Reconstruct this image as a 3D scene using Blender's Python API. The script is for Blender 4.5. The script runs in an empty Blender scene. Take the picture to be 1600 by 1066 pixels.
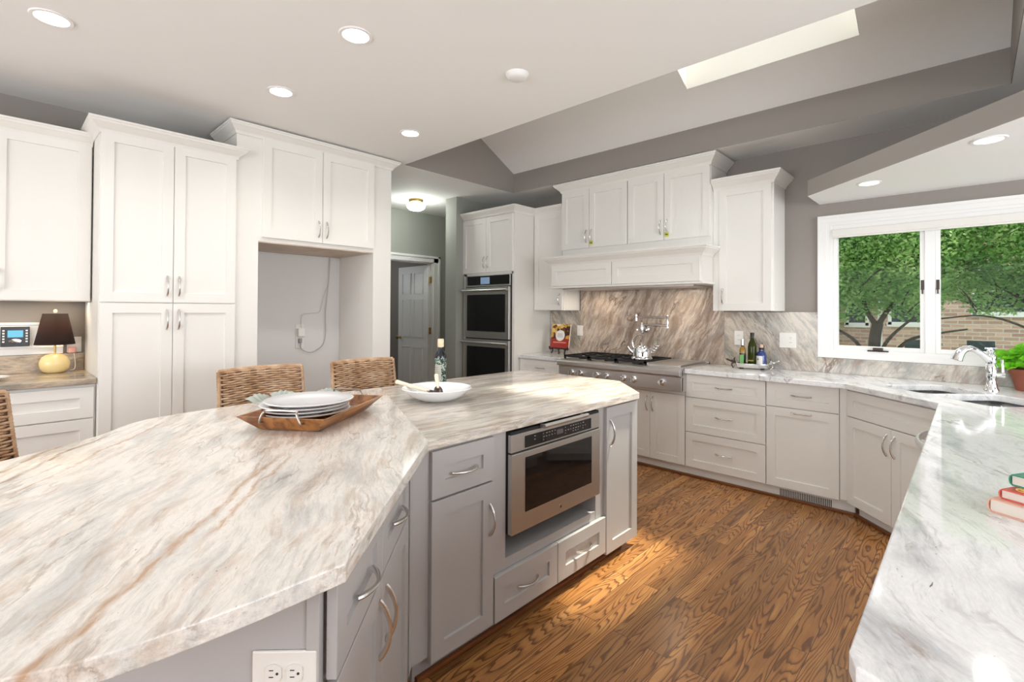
import bpy, bmesh, math, random
from mathutils import Vector, Matrix
random.seed(7)
SC = bpy.context.scene
COL = SC.collection
PI = math.pi
R2 = 2 ** .5

# ------------------------------------------------------------------ camera
H = 1.395
CZ = 2.76            # ceiling height
cam_d = bpy.data.cameras.new('camera'); cam = bpy.data.objects.new('camera', cam_d); COL.objects.link(cam)
cam_d.sensor_width = 36; cam_d.lens = 764.3 / 1600 * 36; cam_d.shift_y = -(533 - 478.04) / 1600
cam_d.clip_start = .02; cam_d.clip_end = 200
yaw, pit, rol = -0.755242, 0.00977, 0.00513
fw = Vector((math.sin(yaw) * math.cos(pit), math.cos(yaw) * math.cos(pit), math.sin(pit)))
rt = Vector((math.cos(yaw), -math.sin(yaw), 0)); up = rt.cross(fw)
r2 = rt * math.cos(rol) + up * math.sin(rol); u2 = -rt * math.sin(rol) + up * math.cos(rol)
m = Matrix((r2, u2, -fw)).transposed().to_4x4(); m.translation = (0, 0, H)
cam.matrix_world = m
SC.camera = cam

# ------------------------------------------------------------------ world, exposure, lights
w = bpy.data.worlds.new('sky'); SC.world = w; w.use_nodes = True
wn = w.node_tree.nodes; wl = w.node_tree.links
bg = wn['Background']; bg.inputs[1].default_value = 1.7
tc = wn.new('ShaderNodeTexCoord'); nz = wn.new('ShaderNodeTexNoise'); nz.inputs['Scale'].default_value = 3; nz.inputs['Detail'].default_value = 6
rp = wn.new('ShaderNodeValToRGB'); rp.color_ramp.elements[0].position = .35; rp.color_ramp.elements[0].color = (.72, .84, 1, 1)
rp.color_ramp.elements[1].position = .6; rp.color_ramp.elements[1].color = (1, 1, 1, 1)
wl.new(tc.outputs['Generated'], nz.inputs['Vector']); wl.new(nz.outputs[0], rp.inputs[0]); wl.new(rp.outputs[0], bg.inputs[0])
SC.view_settings.view_transform = 'Standard'; SC.view_settings.look = 'None'
SC.view_settings.gamma = 1; SC.view_settings.use_curve_mapping = False
SC.view_settings.exposure = 0.0

def light(kind, name, loc, energy, color=(1, 1, 1), size=.3, size_y=None, rot=(0, 0, 0), spot=None, blend=.6, spread=None):
    d = bpy.data.lights.new(name, kind); o = bpy.data.objects.new(name, d); COL.objects.link(o)
    o.location = loc; o.rotation_euler = rot; d.energy = energy; d.color = color
    if kind == 'AREA':
        d.size = size
        if size_y: d.shape = 'RECTANGLE'; d.size_y = size_y
        if spread: d.spread = spread
    elif kind == 'SUN': d.angle = size
    else: d.shadow_soft_size = size
    if spot: d.spot_size = spot; d.spot_blend = blend
    return o

so_ = light('SUN', 'sun', (0, 0, 8), 6.5, (1, .93, .80), math.radians(4))
so_.rotation_euler = Vector((-.19, -.30, -1)).to_track_quat('-Z', 'Y').to_euler()
# daylight lamps for unseen breakfast-room openings, rear and right, tilted up to brighten ceiling
light('AREA', 'rear_opening_uplight', (-1.2, -3.12, 1.55), 122, (.93, .965, 1), 4.2, 1.8, rot=(math.radians(122), 0, 0))
light('AREA', 'right_opening_uplight', (3.12, 1.6, 1.55), 104, (.92, .96, 1), 3.2, 1.6, rot=(math.radians(122), 0, math.radians(90)))
light('AREA', 'bulkhead_fill', (2.5, 4.40, 1.35), 30, (.98, .99, 1), 1.2, 1.3, rot=Vector((-.75, -.45, .42)).to_track_quat('-Z', 'Y').to_euler())  # added fill lamp aimed at the bulkhead underside; no window stands here
light('AREA', 'skylight_daylight', (-1.09, 3.37, 4.0), 22, (1, .99, .97), 1.3, 1.0)
light('AREA', 'left_rear_area_light', (-4.4, -2.2, 1.55), 10, (1, .985, .96), 1.6, 1.5, rot=(math.radians(90), 0, math.radians(-90)))  # area light facing into the room; the left wall has no opening here

# ------------------------------------------------------------------ mesh helpers
class MB:
    def __init__(s): s.v = []; s.f = []
    def add(s, vs, fs):
        n = len(s.v); s.v += [tuple(v) for v in vs]; s.f += [tuple(i + n for i in f) for f in fs]; return s
    def box(s, x0, x1, y0, y1, z0, z1):
        return s.add([(x0,y0,z0),(x1,y0,z0),(x1,y1,z0),(x0,y1,z0),(x0,y0,z1),(x1,y0,z1),(x1,y1,z1),(x0,y1,z1)],
            [(0,3,2,1),(4,5,6,7),(0,1,5,4),(1,2,6,5),(2,3,7,6),(3,0,4,7)])
    def prism(s, poly, z0, z1):
        n = len(poly)
        return s.add([(x,y,z0) for x,y in poly] + [(x,y,z1) for x,y in poly],
            [tuple(range(n))[::-1], tuple(range(n, 2*n))] + [(i,(i+1)%n,(i+1)%n+n,i+n) for i in range(n)])
    def lathe(s, prof, seg=24, c=(0,0,0), sx=1, sy=1):
        vs = []; fs = []
        for r, z in prof:
            for k in range(seg):
                a = 2*PI*k/seg; vs.append((c[0]+r*math.cos(a)*sx, c[1]+r*math.sin(a)*sy, c[2]+z))
        n = len(prof)
        for i in range(n-1):
            for k in range(seg):
                k2 = (k+1) % seg; fs.append((i*seg+k, i*seg+k2, (i+1)*seg+k2, (i+1)*seg+k))
        if prof[0][0] > 1e-6: fs.append(tuple(range(seg))[::-1])
        if prof[-1][0] > 1e-6: fs.append(tuple((n-1)*seg+k for k in range(seg)))
        return s.add(vs, fs)
    def tube(s, pts, rad, seg=10, flat=1.0, closed=False):
        pts = [Vector(p) for p in pts]; n = len(pts)
        if not isinstance(rad, (list, tuple)): rad = [rad]*n
        vs = []; fs = []; prev = None
        for i in range(n):
            if closed: t = pts[(i+1) % n] - pts[i-1]
            else: t = pts[min(i+1, n-1)] - pts[max(i-1, 0)]
            t.normalize()
            if prev is None:
                a = Vector((0,0,1)) if abs(t.z) < .9 else Vector((1,0,0)); u = t.cross(a).normalized()
            else:
                u = (prev - t*prev.dot(t)).normalized()
            prev = u; b = t.cross(u)
            for k in range(seg):
                an = 2*PI*k/seg; vs.append(pts[i] + u*rad[i]*math.cos(an) + b*rad[i]*flat*math.sin(an))
        for i in range(n if closed else n-1):
            j = (i+1) % n
            for k in range(seg):
                k2 = (k+1) % seg; fs.append((i*seg+k, i*seg+k2, j*seg+k2, j*seg+k))
        if not closed: fs += [tuple(range(seg))[::-1], tuple((n-1)*seg+k for k in range(seg))]
        return s.add(vs, fs)
    def xf(s, mat):
        s.v = [tuple(mat @ Vector(v)) for v in s.v]; return s
    def build(s, name, mat, parent=None, smooth=False, bevel=0, loc=None, rot=None, seg=2):
        me = bpy.data.meshes.new(name); me.from_pydata(s.v, [], s.f)
        bm = bmesh.new(); bm.from_mesh(me); bmesh.ops.recalc_face_normals(bm, faces=bm.faces); bm.to_mesh(me); bm.free()
        me.materials.append(mat)
        if smooth:
            for p in me.polygons: p.use_smooth = True
            try: me.set_sharp_from_angle(angle=math.radians(38))
            except Exception: pass
        o = bpy.data.objects.new(name, me); COL.objects.link(o)
        if parent: o.parent = parent
        if loc: o.location = loc
        if rot: o.rotation_euler = rot
        if bevel:
            b = o.modifiers.new('bevel', 'BEVEL'); b.width = bevel; b.segments = seg; b.limit_method = 'ANGLE'; b.angle_limit = math.radians(40)
        return o

def tag(o, label, cat, group=None):
    o['label'] = label; o['category'] = cat
    if group: o['group'] = group
    return o
def thing(name, label, cat, loc=(0,0,0), rz=0, group=None):
    o = bpy.data.objects.new(name, None); COL.objects.link(o); o.empty_display_size = .05
    o.location = loc; o.rotation_euler = (0,0,rz)
    return tag(o, label, cat, group)
def struct(name, mb, mat, bevel=0, smooth=False):
    o = mb.build(name, mat, None, smooth=smooth, bevel=bevel); o['kind'] = 'structure'; return o
def dup(mesh_obj, parent, loc=(0,0,0), rot=(0,0,0)):
    c = mesh_obj.copy(); COL.objects.link(c); c.parent = parent; c.location = loc; c.rotation_euler = rot; return c
def B(*a): return MB().box(*a)

# ------------------------------------------------------------------ material helpers
def mat(name, col, rough=.5, metal=0, spec=None, emit=None, es=0, trans=0, ior=None, alpha=None, sub=None, bump=None, coat=0):
    m = bpy.data.materials.new(name); m.use_nodes = True
    n = m.node_tree.nodes['Principled BSDF']
    n.inputs['Base Color'].default_value = (*col, 1); n.inputs['Roughness'].default_value = rough; n.inputs['Metallic'].default_value = metal
    if spec is not None: n.inputs['Specular IOR Level'].default_value = spec
    if emit: n.inputs['Emission Color'].default_value = (*emit, 1); n.inputs['Emission Strength'].default_value = es
    if trans: n.inputs['Transmission Weight'].default_value = trans
    if ior: n.inputs['IOR'].default_value = ior
    if coat: n.inputs['Coat Weight'].default_value = coat; n.inputs['Coat Roughness'].default_value = .08
    if bump:
        N = m.node_tree.nodes; L = m.node_tree.links
        t = N.new('ShaderNodeTexCoord'); no = N.new('ShaderNodeTexNoise'); no.inputs['Scale'].default_value = bump[0]; no.inputs['Detail'].default_value = 4
        b = N.new('ShaderNodeBump'); b.inputs['Strength'].default_value = bump[1]; b.inputs['Distance'].default_value = .002
        L.new(t.outputs['Object'], no.inputs['Vector']); L.new(no.outputs[0], b.inputs['Height']); L.new(b.outputs[0], n.inputs['Normal'])
    return m
def srgb(r, g, b):
    f = lambda c: (c/255/12.92) if c/255 <= .04045 else ((c/255+.055)/1.055)**2.4
    return (f(r), f(g), f(b))
def ramp(N, stops, interp='LINEAR'):
    r = N.new('ShaderNodeValToRGB'); cr = r.color_ramp; cr.interpolation = interp
    while len(cr.elements) < len(stops): cr.elements.new(.5)
    for e, (p, c) in zip(cr.elements, stops): e.position = p; e.color = (*c, 1) if len(c) == 3 else c
    return r
def mixc(N, L, fac, a, b, blend='MIX'):
    x = N.new('ShaderNodeMix'); x.data_type = 'RGBA'; x.blend_type = blend
    for s, v in ((x.inputs[0], fac), (x.inputs[6], a), (x.inputs[7], b)):
        if isinstance(v, bpy.types.NodeSocket): L.new(v, s)
        else: s.default_value = v if isinstance(v, (int, float)) else (*v, 1)
    return x.outputs[2]

def granite(name, rot, base, gray, tan, dark, rough=.12, scale=1.0, cloud=(.5, .64, .8), tanr=(.5, .66, .7), streak=(.5, .62, .6), vein=.8, fleck=1.0, stretch=1.0, warp=.3, seed=0.0, spec=.5, lines=()):
    """streaks run along local x after rot; every layer is noise stretched along x"""
    m = bpy.data.materials.new(name); m.use_nodes = True; N = m.node_tree.nodes; L = m.node_tree.links
    n = N['Principled BSDF']; n.inputs['Roughness'].default_value = rough; n.inputs['Specular IOR Level'].default_value = spec
    t = N.new('ShaderNodeTexCoord')
    mp = N.new('ShaderNodeMapping'); mp.vector_type = 'POINT'; mp.inputs['Rotation'].default_value = rot; mp.inputs['Location'].default_value = (seed, seed*1.7, seed*.6)
    L.new(t.outputs['Object'], mp.inputs[0])
    def noise(v, s, d=8, r=.6, dist=0, col=False):
        q = N.new('ShaderNodeTexNoise'); q.inputs['Scale'].default_value = s; q.inputs['Detail'].default_value = d; q.inputs['Roughness'].default_value = r; q.inputs['Distortion'].default_value = dist
        L.new(v, q.inputs['Vector']); return q.outputs['Color' if col else 0]
    wz = noise(mp.outputs[0], 1.5*scale, 4, .5, 0, True)
    sb = N.new('ShaderNodeVectorMath'); sb.operation = 'SUBTRACT'; sb.inputs[1].default_value = (.5, .5, .5); L.new(wz, sb.inputs[0])
    sc = N.new('ShaderNodeVectorMath'); sc.operation = 'SCALE'; sc.inputs['Scale'].default_value = warp/scale; L.new(sb.outputs[0], sc.inputs[0])
    ad = N.new('ShaderNodeVectorMath'); ad.operation = 'ADD'; L.new(mp.outputs[0], ad.inputs[0]); L.new(sc.outputs[0], ad.inputs[1])
    def st(k, off=0):
        q = N.new('ShaderNodeVectorMath'); q.operation = 'MULTIPLY_ADD'; q.inputs[1].default_value = (scale, scale*k*stretch, scale*k*stretch); q.inputs[2].default_value = (off, off*2.3, off*.7); L.new(ad.outputs[0], q.inputs[0]); return q.outputs[0]
    def mul(a, b):
        q = N.new('ShaderNodeMath'); q.operation = 'MULTIPLY'
        for i, v in enumerate((a, b)):
            if isinstance(v, (int, float)): q.inputs[i].default_value = v
            else: L.new(v, q.inputs[i])
        return q.outputs[0]
    def band(v, lo, hi):
        r_ = ramp(N, [(lo, (0,0,0)), (hi, (1,1,1))]); L.new(v, r_.inputs[0]); return r_.outputs[0]
    # grey clouds, elongated
    c = mixc(N, L, mul(band(noise(st(2.4), 2.2, 10, .64), cloud[0], cloud[1]), cloud[2]), base, gray)
    # tan bands
    c = mixc(N, L, mul(band(noise(st(3.6, 4), 2.0, 10, .68), tanr[0], tanr[1]), tanr[2]), c, tan)
    # fine fibrous streaks
    fine = band(noise(st(9, 9), 3.2, 10, .72), streak[0], streak[1]); area = band(noise(st(2, 13), 1.6, 4, .5), .42, .62)
    c = mixc(N, L, mul(mul(fine, area), streak[2]), c, [x*.72 for x in tan])
    fg = band(noise(st(8, 21), 3.6, 10, .7), streak[0], streak[1])
    c = mixc(N, L, mul(fg, streak[2]*.55), c, [x*.8 for x in gray])
    # a few crisp brown veins
    v2 = noise(st(2.6, 31), 1.1, 8, .55, .15)
    g3 = ramp(N, [(.485, (0,0,0)), (.498, (1,1,1)), (.504, (1,1,1)), (.517, (0,0,0))]); L.new(v2, g3.inputs[0])
    mask = band(noise(st(1.5, 37), 1.8, 3, .5), .5, .6)
    c = mixc(N, L, mul(mul(g3.outputs[0], mask), vein), c, [x*.62 for x in tan])
    # single long veins that cross this slab: (point, normal, half width, colour, from, to) measured along the vein
    for (px_, py_), (nx_, ny_), hw, colr, u0, u1 in lines:
        sx_ = N.new('ShaderNodeSeparateXYZ'); L.new(t.outputs['Object'], sx_.inputs[0])
        def lin(a_, b_, c_):
            p_ = mul(sx_.outputs[0], a_); q_ = N.new('ShaderNodeMath'); q_.operation = 'MULTIPLY_ADD'; L.new(sx_.outputs[1], q_.inputs[0]); q_.inputs[1].default_value = b_
            L.new(p_, q_.inputs[2]); z_ = N.new('ShaderNodeMath'); z_.operation = 'ADD'; L.new(q_.outputs[0], z_.inputs[0]); z_.inputs[1].default_value = c_; return z_.outputs[0]
        v_ = lin(nx_, ny_, -(nx_*px_+ny_*py_)); u_ = lin(-ny_, nx_, -(-ny_*px_+nx_*py_))
        wob = noise(mp.outputs[0], 5, 4, .6); k_ = N.new('ShaderNodeMath'); k_.operation = 'MULTIPLY_ADD'; L.new(wob, k_.inputs[0]); k_.inputs[1].default_value = .10; k_.inputs[2].default_value = -.05
        s_ = N.new('ShaderNodeMath'); s_.operation = 'ADD'; L.new(v_, s_.inputs[0]); L.new(k_.outputs[0], s_.inputs[1])
        ab = N.new('ShaderNodeMath'); ab.operation = 'ABSOLUTE'; L.new(s_.outputs[0], ab.inputs[0])
        m1 = N.new('ShaderNodeMapRange'); m1.inputs[1].default_value = hw*.25; m1.inputs[2].default_value = hw*1.3; m1.inputs[3].default_value = 1; m1.inputs[4].default_value = 0; L.new(ab.outputs[0], m1.inputs[0])
        m2 = N.new('ShaderNodeMapRange'); m2.inputs[1].default_value = u0-.08; m2.inputs[2].default_value = u0+.05; L.new(u_, m2.inputs[0])
        m3 = N.new('ShaderNodeMapRange'); m3.inputs[1].default_value = u1-.1; m3.inputs[2].default_value = u1+.12; m3.inputs[3].default_value = 1; m3.inputs[4].default_value = 0; L.new(u_, m3.inputs[0])
        tex = band(noise(st(7, 51), 4, 8, .7), .32, .52)
        c = mixc(N, L, mul(mul(m1.outputs[0], tex), mul(m2.outputs[0], m3.outputs[0])), c, colr)
    # dark elongated flecks
    fl = band(noise(st(3, 43), 30, 3, .6), .69, .74)
    c = mixc(N, L, mul(mul(fl, area), fleck), c, dark)
    g6 = ramp(N, [(.3, (.93,.93,.93)), (.7, (1.05,1.05,1.05))]); L.new(noise(st(2.4, 3), 60, 3, .6), g6.inputs[0])
    c = mixc(N, L, 1.0, c, g6.outputs[0], 'MULTIPLY')
    L.new(c, n.inputs['Base Color'])
    return m

M = {}
M['ceiling'] = mat('ceiling paint', srgb(240, 239, 237), .75, spec=.2)
M['wall'] = mat('taupe wall paint', srgb(151, 144, 138), .7, spec=.25, bump=(300, .1))
M['hallwall'] = mat('grey hall paint with greenish light', srgb(158, 160, 152), .7, spec=.25, bump=(300, .1))  # greenish cast of the hall light is mixed into this wall colour
M['white'] = mat('white cabinet paint', srgb(233, 230, 224), .38, spec=.4)
M['trim'] = mat('white trim paint', srgb(238, 237, 235), .35)
M['grey'] = mat('grey island paint', srgb(184, 181, 180), .36, spec=.45)
M['cavity'] = mat('white cavity wall', srgb(224, 222, 220), .6)
M['shaft'] = mat('white drywall', srgb(244, 240, 232), .8)
M['nickel'] = mat('brushed nickel', (.72, .71, .69), .24, 1)
M['chrome'] = mat('polished chrome', (.82, .83, .85), .06, 1)
M['black'] = mat('black cast iron', (.012, .012, .013), .45)
M['blackglass'] = mat('black oven glass', (.006, .006, .007), .04, spec=.6)
M['darkgap'] = mat('dark interior', (.02, .02, .02), .8)
M['plastic'] = mat('white plastic', srgb(235, 232, 226), .35)
M['slot'] = mat('dark slot', (.03, .03, .03), .6)
M['china'] = mat('white glazed china', srgb(242, 243, 245), .12, coat=.5)
M['brass'] = mat('aged brass', (.48, .33, .12), .3, 1)
M['bronze'] = mat('dark bronze', (.06, .045, .04), .4, .8)
M['darknickel'] = mat('antique nickel', (.42, .38, .33), .35, 1)
M['rubber'] = mat('dark grey handle', (.25, .25, .26), .3, .7)
def steelmat(name, col, rough):
    m = mat(name, col, rough, 1); N = m.node_tree.nodes; L = m.node_tree.links; n = N['Principled BSDF']
    return m
M['steel'] = steelmat('brushed stainless steel', (.60, .585, .57), .36)
M['sinksteel'] = steelmat('satin sink steel', (.55, .55, .56), .22)

W_, G_, T_, D_ = srgb(240, 234, 226), srgb(190, 190, 188), srgb(196, 172, 150), srgb(92, 84, 72)
RD = math.radians
M['isl_granite'] = granite('island granite near slab', (0, 0, RD(-146)), W_, srgb(196, 197, 195), T_, D_, .13, 1.45, (.48, .63, .7), (.5, .65, .65), (.51, .63, .65), .5, 1, 1.6, .2, seed=3.1,
    lines=[((-.897, .035), (.62, .785), .011, srgb(194, 162, 134), -.1, .95), ((-1.10, .25), (.62, .785), .008, srgb(204, 172, 146), .1, .62), ((-2.0, .055), (.518, .855), .010, srgb(140, 112, 88), -.1, .42), ((-2.05, -.0), (.518, .855), .012, srgb(170, 140, 112), -.1, .5), ((-1.75, .0), (.56, .83), .006, srgb(190, 158, 130), .05, .9)])
M['isl_granite2'] = granite('island granite far slab', (0, 0, RD(-84)), srgb(238, 231, 220), srgb(184, 178, 172), srgb(188, 164, 144), D_, .13, 1.2, (.46, .62, .7), (.5, .62, .7), (.48, .6, .85), .5, 1, 2.2, .07, seed=8.4)
M['pen_granite'] = granite('peninsula granite', (0, 0, RD(-115)), srgb(240, 240, 240), srgb(188, 191, 194), srgb(168, 152, 144), srgb(88, 80, 78), .07, 1.1, (.5, .66, .8), (.6, .7, .8), (.54, .66, .6), .6, 1, 1.2, .3, seed=1.3, spec=.6)
M['splash'] = granite('brown backsplash granite', (0, RD(64), 0), srgb(206, 190, 174), srgb(150, 140, 134), srgb(142, 118, 100), srgb(70, 55, 46), .2, 1.5, (.5, .62, .8), (.46, .62, .8), (.46, .6, .9), .9, 1, 1.2, .25, seed=2.2)
M['splash2'] = granite('grey backsplash granite', (0, RD(-58), 0), srgb(206, 196, 182), srgb(146, 144, 140), srgb(156, 136, 118), srgb(70, 60, 52), .2, 1.5, (.46, .62, .8), (.52, .64, .7), (.48, .62, .9), .9, 1, 1.1, .25, seed=5.2)
M['splash3'] = granite('light backsplash granite', (0, RD(62), 0), srgb(212, 204, 192), srgb(150, 148, 144), srgb(158, 132, 114), srgb(70, 60, 52), .2, 1.5, (.42, .6, .8), (.52, .64, .8), (.48, .62, .8), .9, 1, .8, .25, seed=7.7)
M['desk_granite'] = granite('desk granite', (0, 0, RD(-80)), srgb(196, 178, 154), srgb(134, 130, 122), srgb(150, 124, 98), srgb(60, 50, 42), .2, 1.4, (.45, .6, .8), (.5, .64, .8), (.48, .6, .8), .9, 1, 1.1, .25, seed=4.4)

def floor_mat():
    m = bpy.data.materials.new('oak plank floor'); m.use_nodes = True; N = m.node_tree.nodes; L = m.node_tree.links; n = N['Principled BSDF']
    t = N.new('ShaderNodeTexCoord'); sx = N.new('ShaderNodeSeparateXYZ'); L.new(t.outputs['Object'], sx.inputs[0])
    cx = N.new('ShaderNodeCombineXYZ'); L.new(sx.outputs[1], cx.inputs[0]); L.new(sx.outputs[0], cx.inputs[1])
    br = N.new('ShaderNodeTexBrick'); br.offset = .37; br.inputs['Scale'].default_value = 1; br.inputs['Brick Width'].default_value = 1.15; br.inputs['Row Height'].default_value = .082
    br.inputs['Mortar Size'].default_value = .0011; br.inputs['Mortar Smooth'].default_value = .3; br.inputs['Bias'].default_value = 0
    br.inputs['Color1'].default_value = (0,0,0,1); br.inputs['Color2'].default_value = (1,1,1,1); br.inputs['Mortar'].default_value = (.5,.5,.5,1)
    L.new(cx.outputs[0], br.inputs['Vector'])
    mu = N.new('ShaderNodeMath'); mu.operation = 'MULTIPLY'; mu.inputs[1].default_value = 23; L.new(br.outputs['Color'], mu.inputs[0])
    cz = N.new('ShaderNodeCombineXYZ')
    a = N.new('ShaderNodeMath'); a.operation = 'MULTIPLY'; a.inputs[1].default_value = 11; L.new(sx.outputs[0], a.inputs[0])
    b = N.new('ShaderNodeMath'); b.operation = 'MULTIPLY'; b.inputs[1].default_value = 1.25; L.new(sx.outputs[1], b.inputs[0])
    L.new(a.outputs[0], cz.inputs[0]); L.new(b.outputs[0], cz.inputs[1]); L.new(mu.outputs[0], cz.inputs[2])
    no = N.new('ShaderNodeTexNoise'); no.inputs['Scale'].default_value = 1.0; no.inputs['Detail'].default_value = 3; no.inputs['Roughness'].default_value = .32; L.new(cz.outputs[0], no.inputs['Vector'])
    k = N.new('ShaderNodeMath'); k.operation = 'MULTIPLY'; k.inputs[1].default_value = 21; L.new(no.outputs[0], k.inputs[0])
    si = N.new('ShaderNodeMath'); si.operation = 'FRACT'; L.new(k.outputs[0], si.inputs[0])
    g = ramp(N, [(0, (.15,.15,.15)), (.35, (0,0,0)), (.62, (.25,.25,.25)), (.86, (1,1,1)), (.97, (.9,.9,.9)), (1, (.15,.15,.15))]); mr = N.new('ShaderNodeMapRange'); mr.inputs[1].default_value = 0; L.new(si.outputs[0], mr.inputs[0]); L.new(mr.outputs[0], g.inputs[0])
    # broad tone variation
    n2 = N.new('ShaderNodeTexNoise'); n2.inputs['Scale'].default_value = 1.6; n2.inputs['Detail'].default_value = 3; L.new(cz.outputs[0], n2.inputs['Vector'])
    tone = ramp(N, [(.25, srgb(152, 104, 58)), (.55, srgb(182, 128, 74)), (.8, srgb(206, 154, 94))]); L.new(n2.outputs[0], tone.inputs[0])
    pl = ramp(N, [(0, (.74, .74, .74)), (1, (1.2, 1.16, 1.12))]); L.new(br.outputs['Color'], pl.inputs[0])
    c = mixc(N, L, 1.0, tone.outputs[0], pl.outputs[0], 'MULTIPLY')
    # fine fibre
    cf = N.new('ShaderNodeVectorMath'); cf.operation = 'MULTIPLY'; cf.inputs[1].default_value = (260, 9, 1); L.new(t.outputs['Object'], cf.inputs[0])
    nf = N.new('ShaderNodeTexNoise'); nf.inputs['Scale'].default_value = 1; nf.inputs['Detail'].default_value = 2; L.new(cf.outputs[0], nf.inputs['Vector'])
    rf = ramp(N, [(.35, (.86,.86,.86)), (.65, (1.05,1.05,1.05))]); L.new(nf.outputs[0], rf.inputs[0])
    c = mixc(N, L, 1.0, c, rf.outputs[0], 'MULTIPLY')
    gm = N.new('ShaderNodeMath'); gm.operation = 'MULTIPLY'; gm.inputs[1].default_value = .85; L.new(g.outputs[0], gm.inputs[0])
    c = mixc(N, L, gm.outputs[0], c, srgb(92, 54, 30))
    c = mixc(N, L, br.outputs['Fac'], c, srgb(60, 32, 16))
    L.new(c, n.inputs['Base Color']); n.inputs['Roughness'].default_value = .26
    bp = N.new('ShaderNodeBump'); bp.inputs['Strength'].default_value = .25; bp.inputs['Distance'].default_value = .002; bp.invert = True
    L.new(br.outputs['Fac'], bp.inputs['Height']); L.new(bp.outputs[0], n.inputs['Normal'])
    return m
M['floor'] = floor_mat()
def woodmat(name, c0, c1, sc=(2, 22, 22), rough=.35):
    m = mat(name, c0, rough); N = m.node_tree.nodes; L = m.node_tree.links
    t = N.new('ShaderNodeTexCoord'); mp = N.new('ShaderNodeMapping'); mp.inputs['Scale'].default_value = sc
    no = N.new('ShaderNodeTexNoise'); no.inputs['Scale'].default_value = 2; no.inputs['Detail'].default_value = 6; no.inputs['Distortion'].default_value = .8
    L.new(t.outputs['Object'], mp.inputs[0]); L.new(mp.outputs[0], no.inputs['Vector'])
    r = ramp(N, [(.35, c0), (.65, c1)]); L.new(no.outputs[0], r.inputs[0]); L.new(r.outputs[0], N['Principled BSDF'].inputs['Base Color'])
    return m
M['shoe'] = woodmat('stained shoe moulding', srgb(104, 58, 28), srgb(136, 80, 42), (1.5, 1.5, 20))
M['acacia'] = woodmat('acacia wood', srgb(112, 66, 34), srgb(180, 122, 66), (14, 3, 14))
M['paleply'] = woodmat('pale plywood', srgb(196, 178, 160), srgb(214, 198, 180), (3, 3, 3), .5)
M['palewood'] = woodmat('pale maple', srgb(226, 206, 170), srgb(240, 224, 194), (3, 3, 20))
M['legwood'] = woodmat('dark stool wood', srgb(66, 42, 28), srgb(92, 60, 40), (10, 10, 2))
def wickermat():
    m = mat('woven rattan', srgb(176, 144, 112), .6); N = m.node_tree.nodes; L = m.node_tree.links
    t = N.new('ShaderNodeTexCoord'); no = N.new('ShaderNodeTexNoise'); no.inputs['Scale'].default_value = 14; no.inputs['Detail'].default_value = 3
    L.new(t.outputs['Object'], no.inputs['Vector'])
    r = ramp(N, [(.3, srgb(164, 124, 90)), (.5, srgb(196, 160, 126)), (.7, srgb(214, 186, 156))]); L.new(no.outputs[0], r.inputs[0]); L.new(r.outputs[0], N['Principled BSDF'].inputs['Base Color'])
    return m
M['wicker'] = wickermat()
def brickmat():
    m = mat('pale brick', srgb(200, 170, 150), .85); N = m.node_tree.nodes; L = m.node_tree.links
    t = N.new('ShaderNodeTexCoord'); sx = N.new('ShaderNodeSeparateXYZ'); cx = N.new('ShaderNodeCombineXYZ')
    L.new(t.outputs['Object'], sx.inputs[0]); L.new(sx.outputs[0], cx.inputs[0]); L.new(sx.outputs[2], cx.inputs[1])
    br = N.new('ShaderNodeTexBrick'); br.inputs['Scale'].default_value = 1; br.inputs['Brick Width'].default_value = .21; br.inputs['Row Height'].default_value = .075; br.inputs['Mortar Size'].default_value = .008
    br.inputs['Color1'].default_value = (*srgb(214, 178, 156), 1); br.inputs['Color2'].default_value = (*srgb(172, 134, 116), 1); br.inputs['Mortar'].default_value = (*srgb(206, 198, 188), 1)
    L.new(cx.outputs[0], br.inputs['Vector']); L.new(br.outputs['Color'], N['Principled BSDF'].inputs['Base Color'])
    return m
M['brick'] = brickmat()
def leafmat(name, a, b, c, sc=3):
    m = mat(name, a, .5); N = m.node_tree.nodes; L = m.node_tree.links; n = N['Principled BSDF']
    t = N.new('ShaderNodeTexCoord'); no = N.new('ShaderNodeTexNoise'); no.inputs['Scale'].default_value = sc; no.inputs['Detail'].default_value = 5; no.inputs['Roughness'].default_value = .7
    L.new(t.outputs['Object'], no.inputs['Vector']); r = ramp(N, [(.3, a), (.5, b), (.68, c)]); L.new(no.outputs[0], r.inputs[0]); L.new(r.outputs[0], n.inputs['Base Color'])
    tr = N.new('ShaderNodeBsdfTranslucent'); L.new(r.outputs[0], tr.inputs[0]); mx = N.new('ShaderNodeMixShader'); mx.inputs[0].default_value = .5
    L.new(n.outputs[0], mx.inputs[1]); L.new(tr.outputs[0], mx.inputs[2]); L.new(mx.outputs[0], N['Material Output'].inputs[0])
    return m
M['leaf'] = leafmat('tree leaves', srgb(92, 136, 90), srgb(150, 192, 112), srgb(214, 234, 166), 3.5)
M['lettuce'] = leafmat('bright green leaves', srgb(96, 170, 30), srgb(140, 220, 50), srgb(180, 240, 90), 20)
M['bark'] = mat('bark', srgb(72, 64, 54), .9, bump=(30, 1))
M['grass'] = mat('lawn', srgb(96, 122, 66), .9, bump=(40, 1))
M['roof'] = mat('roof shingle', srgb(120, 112, 106), .9)
M['terracotta'] = mat('terracotta', srgb(150, 84, 66), .75, bump=(60, .3))
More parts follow.
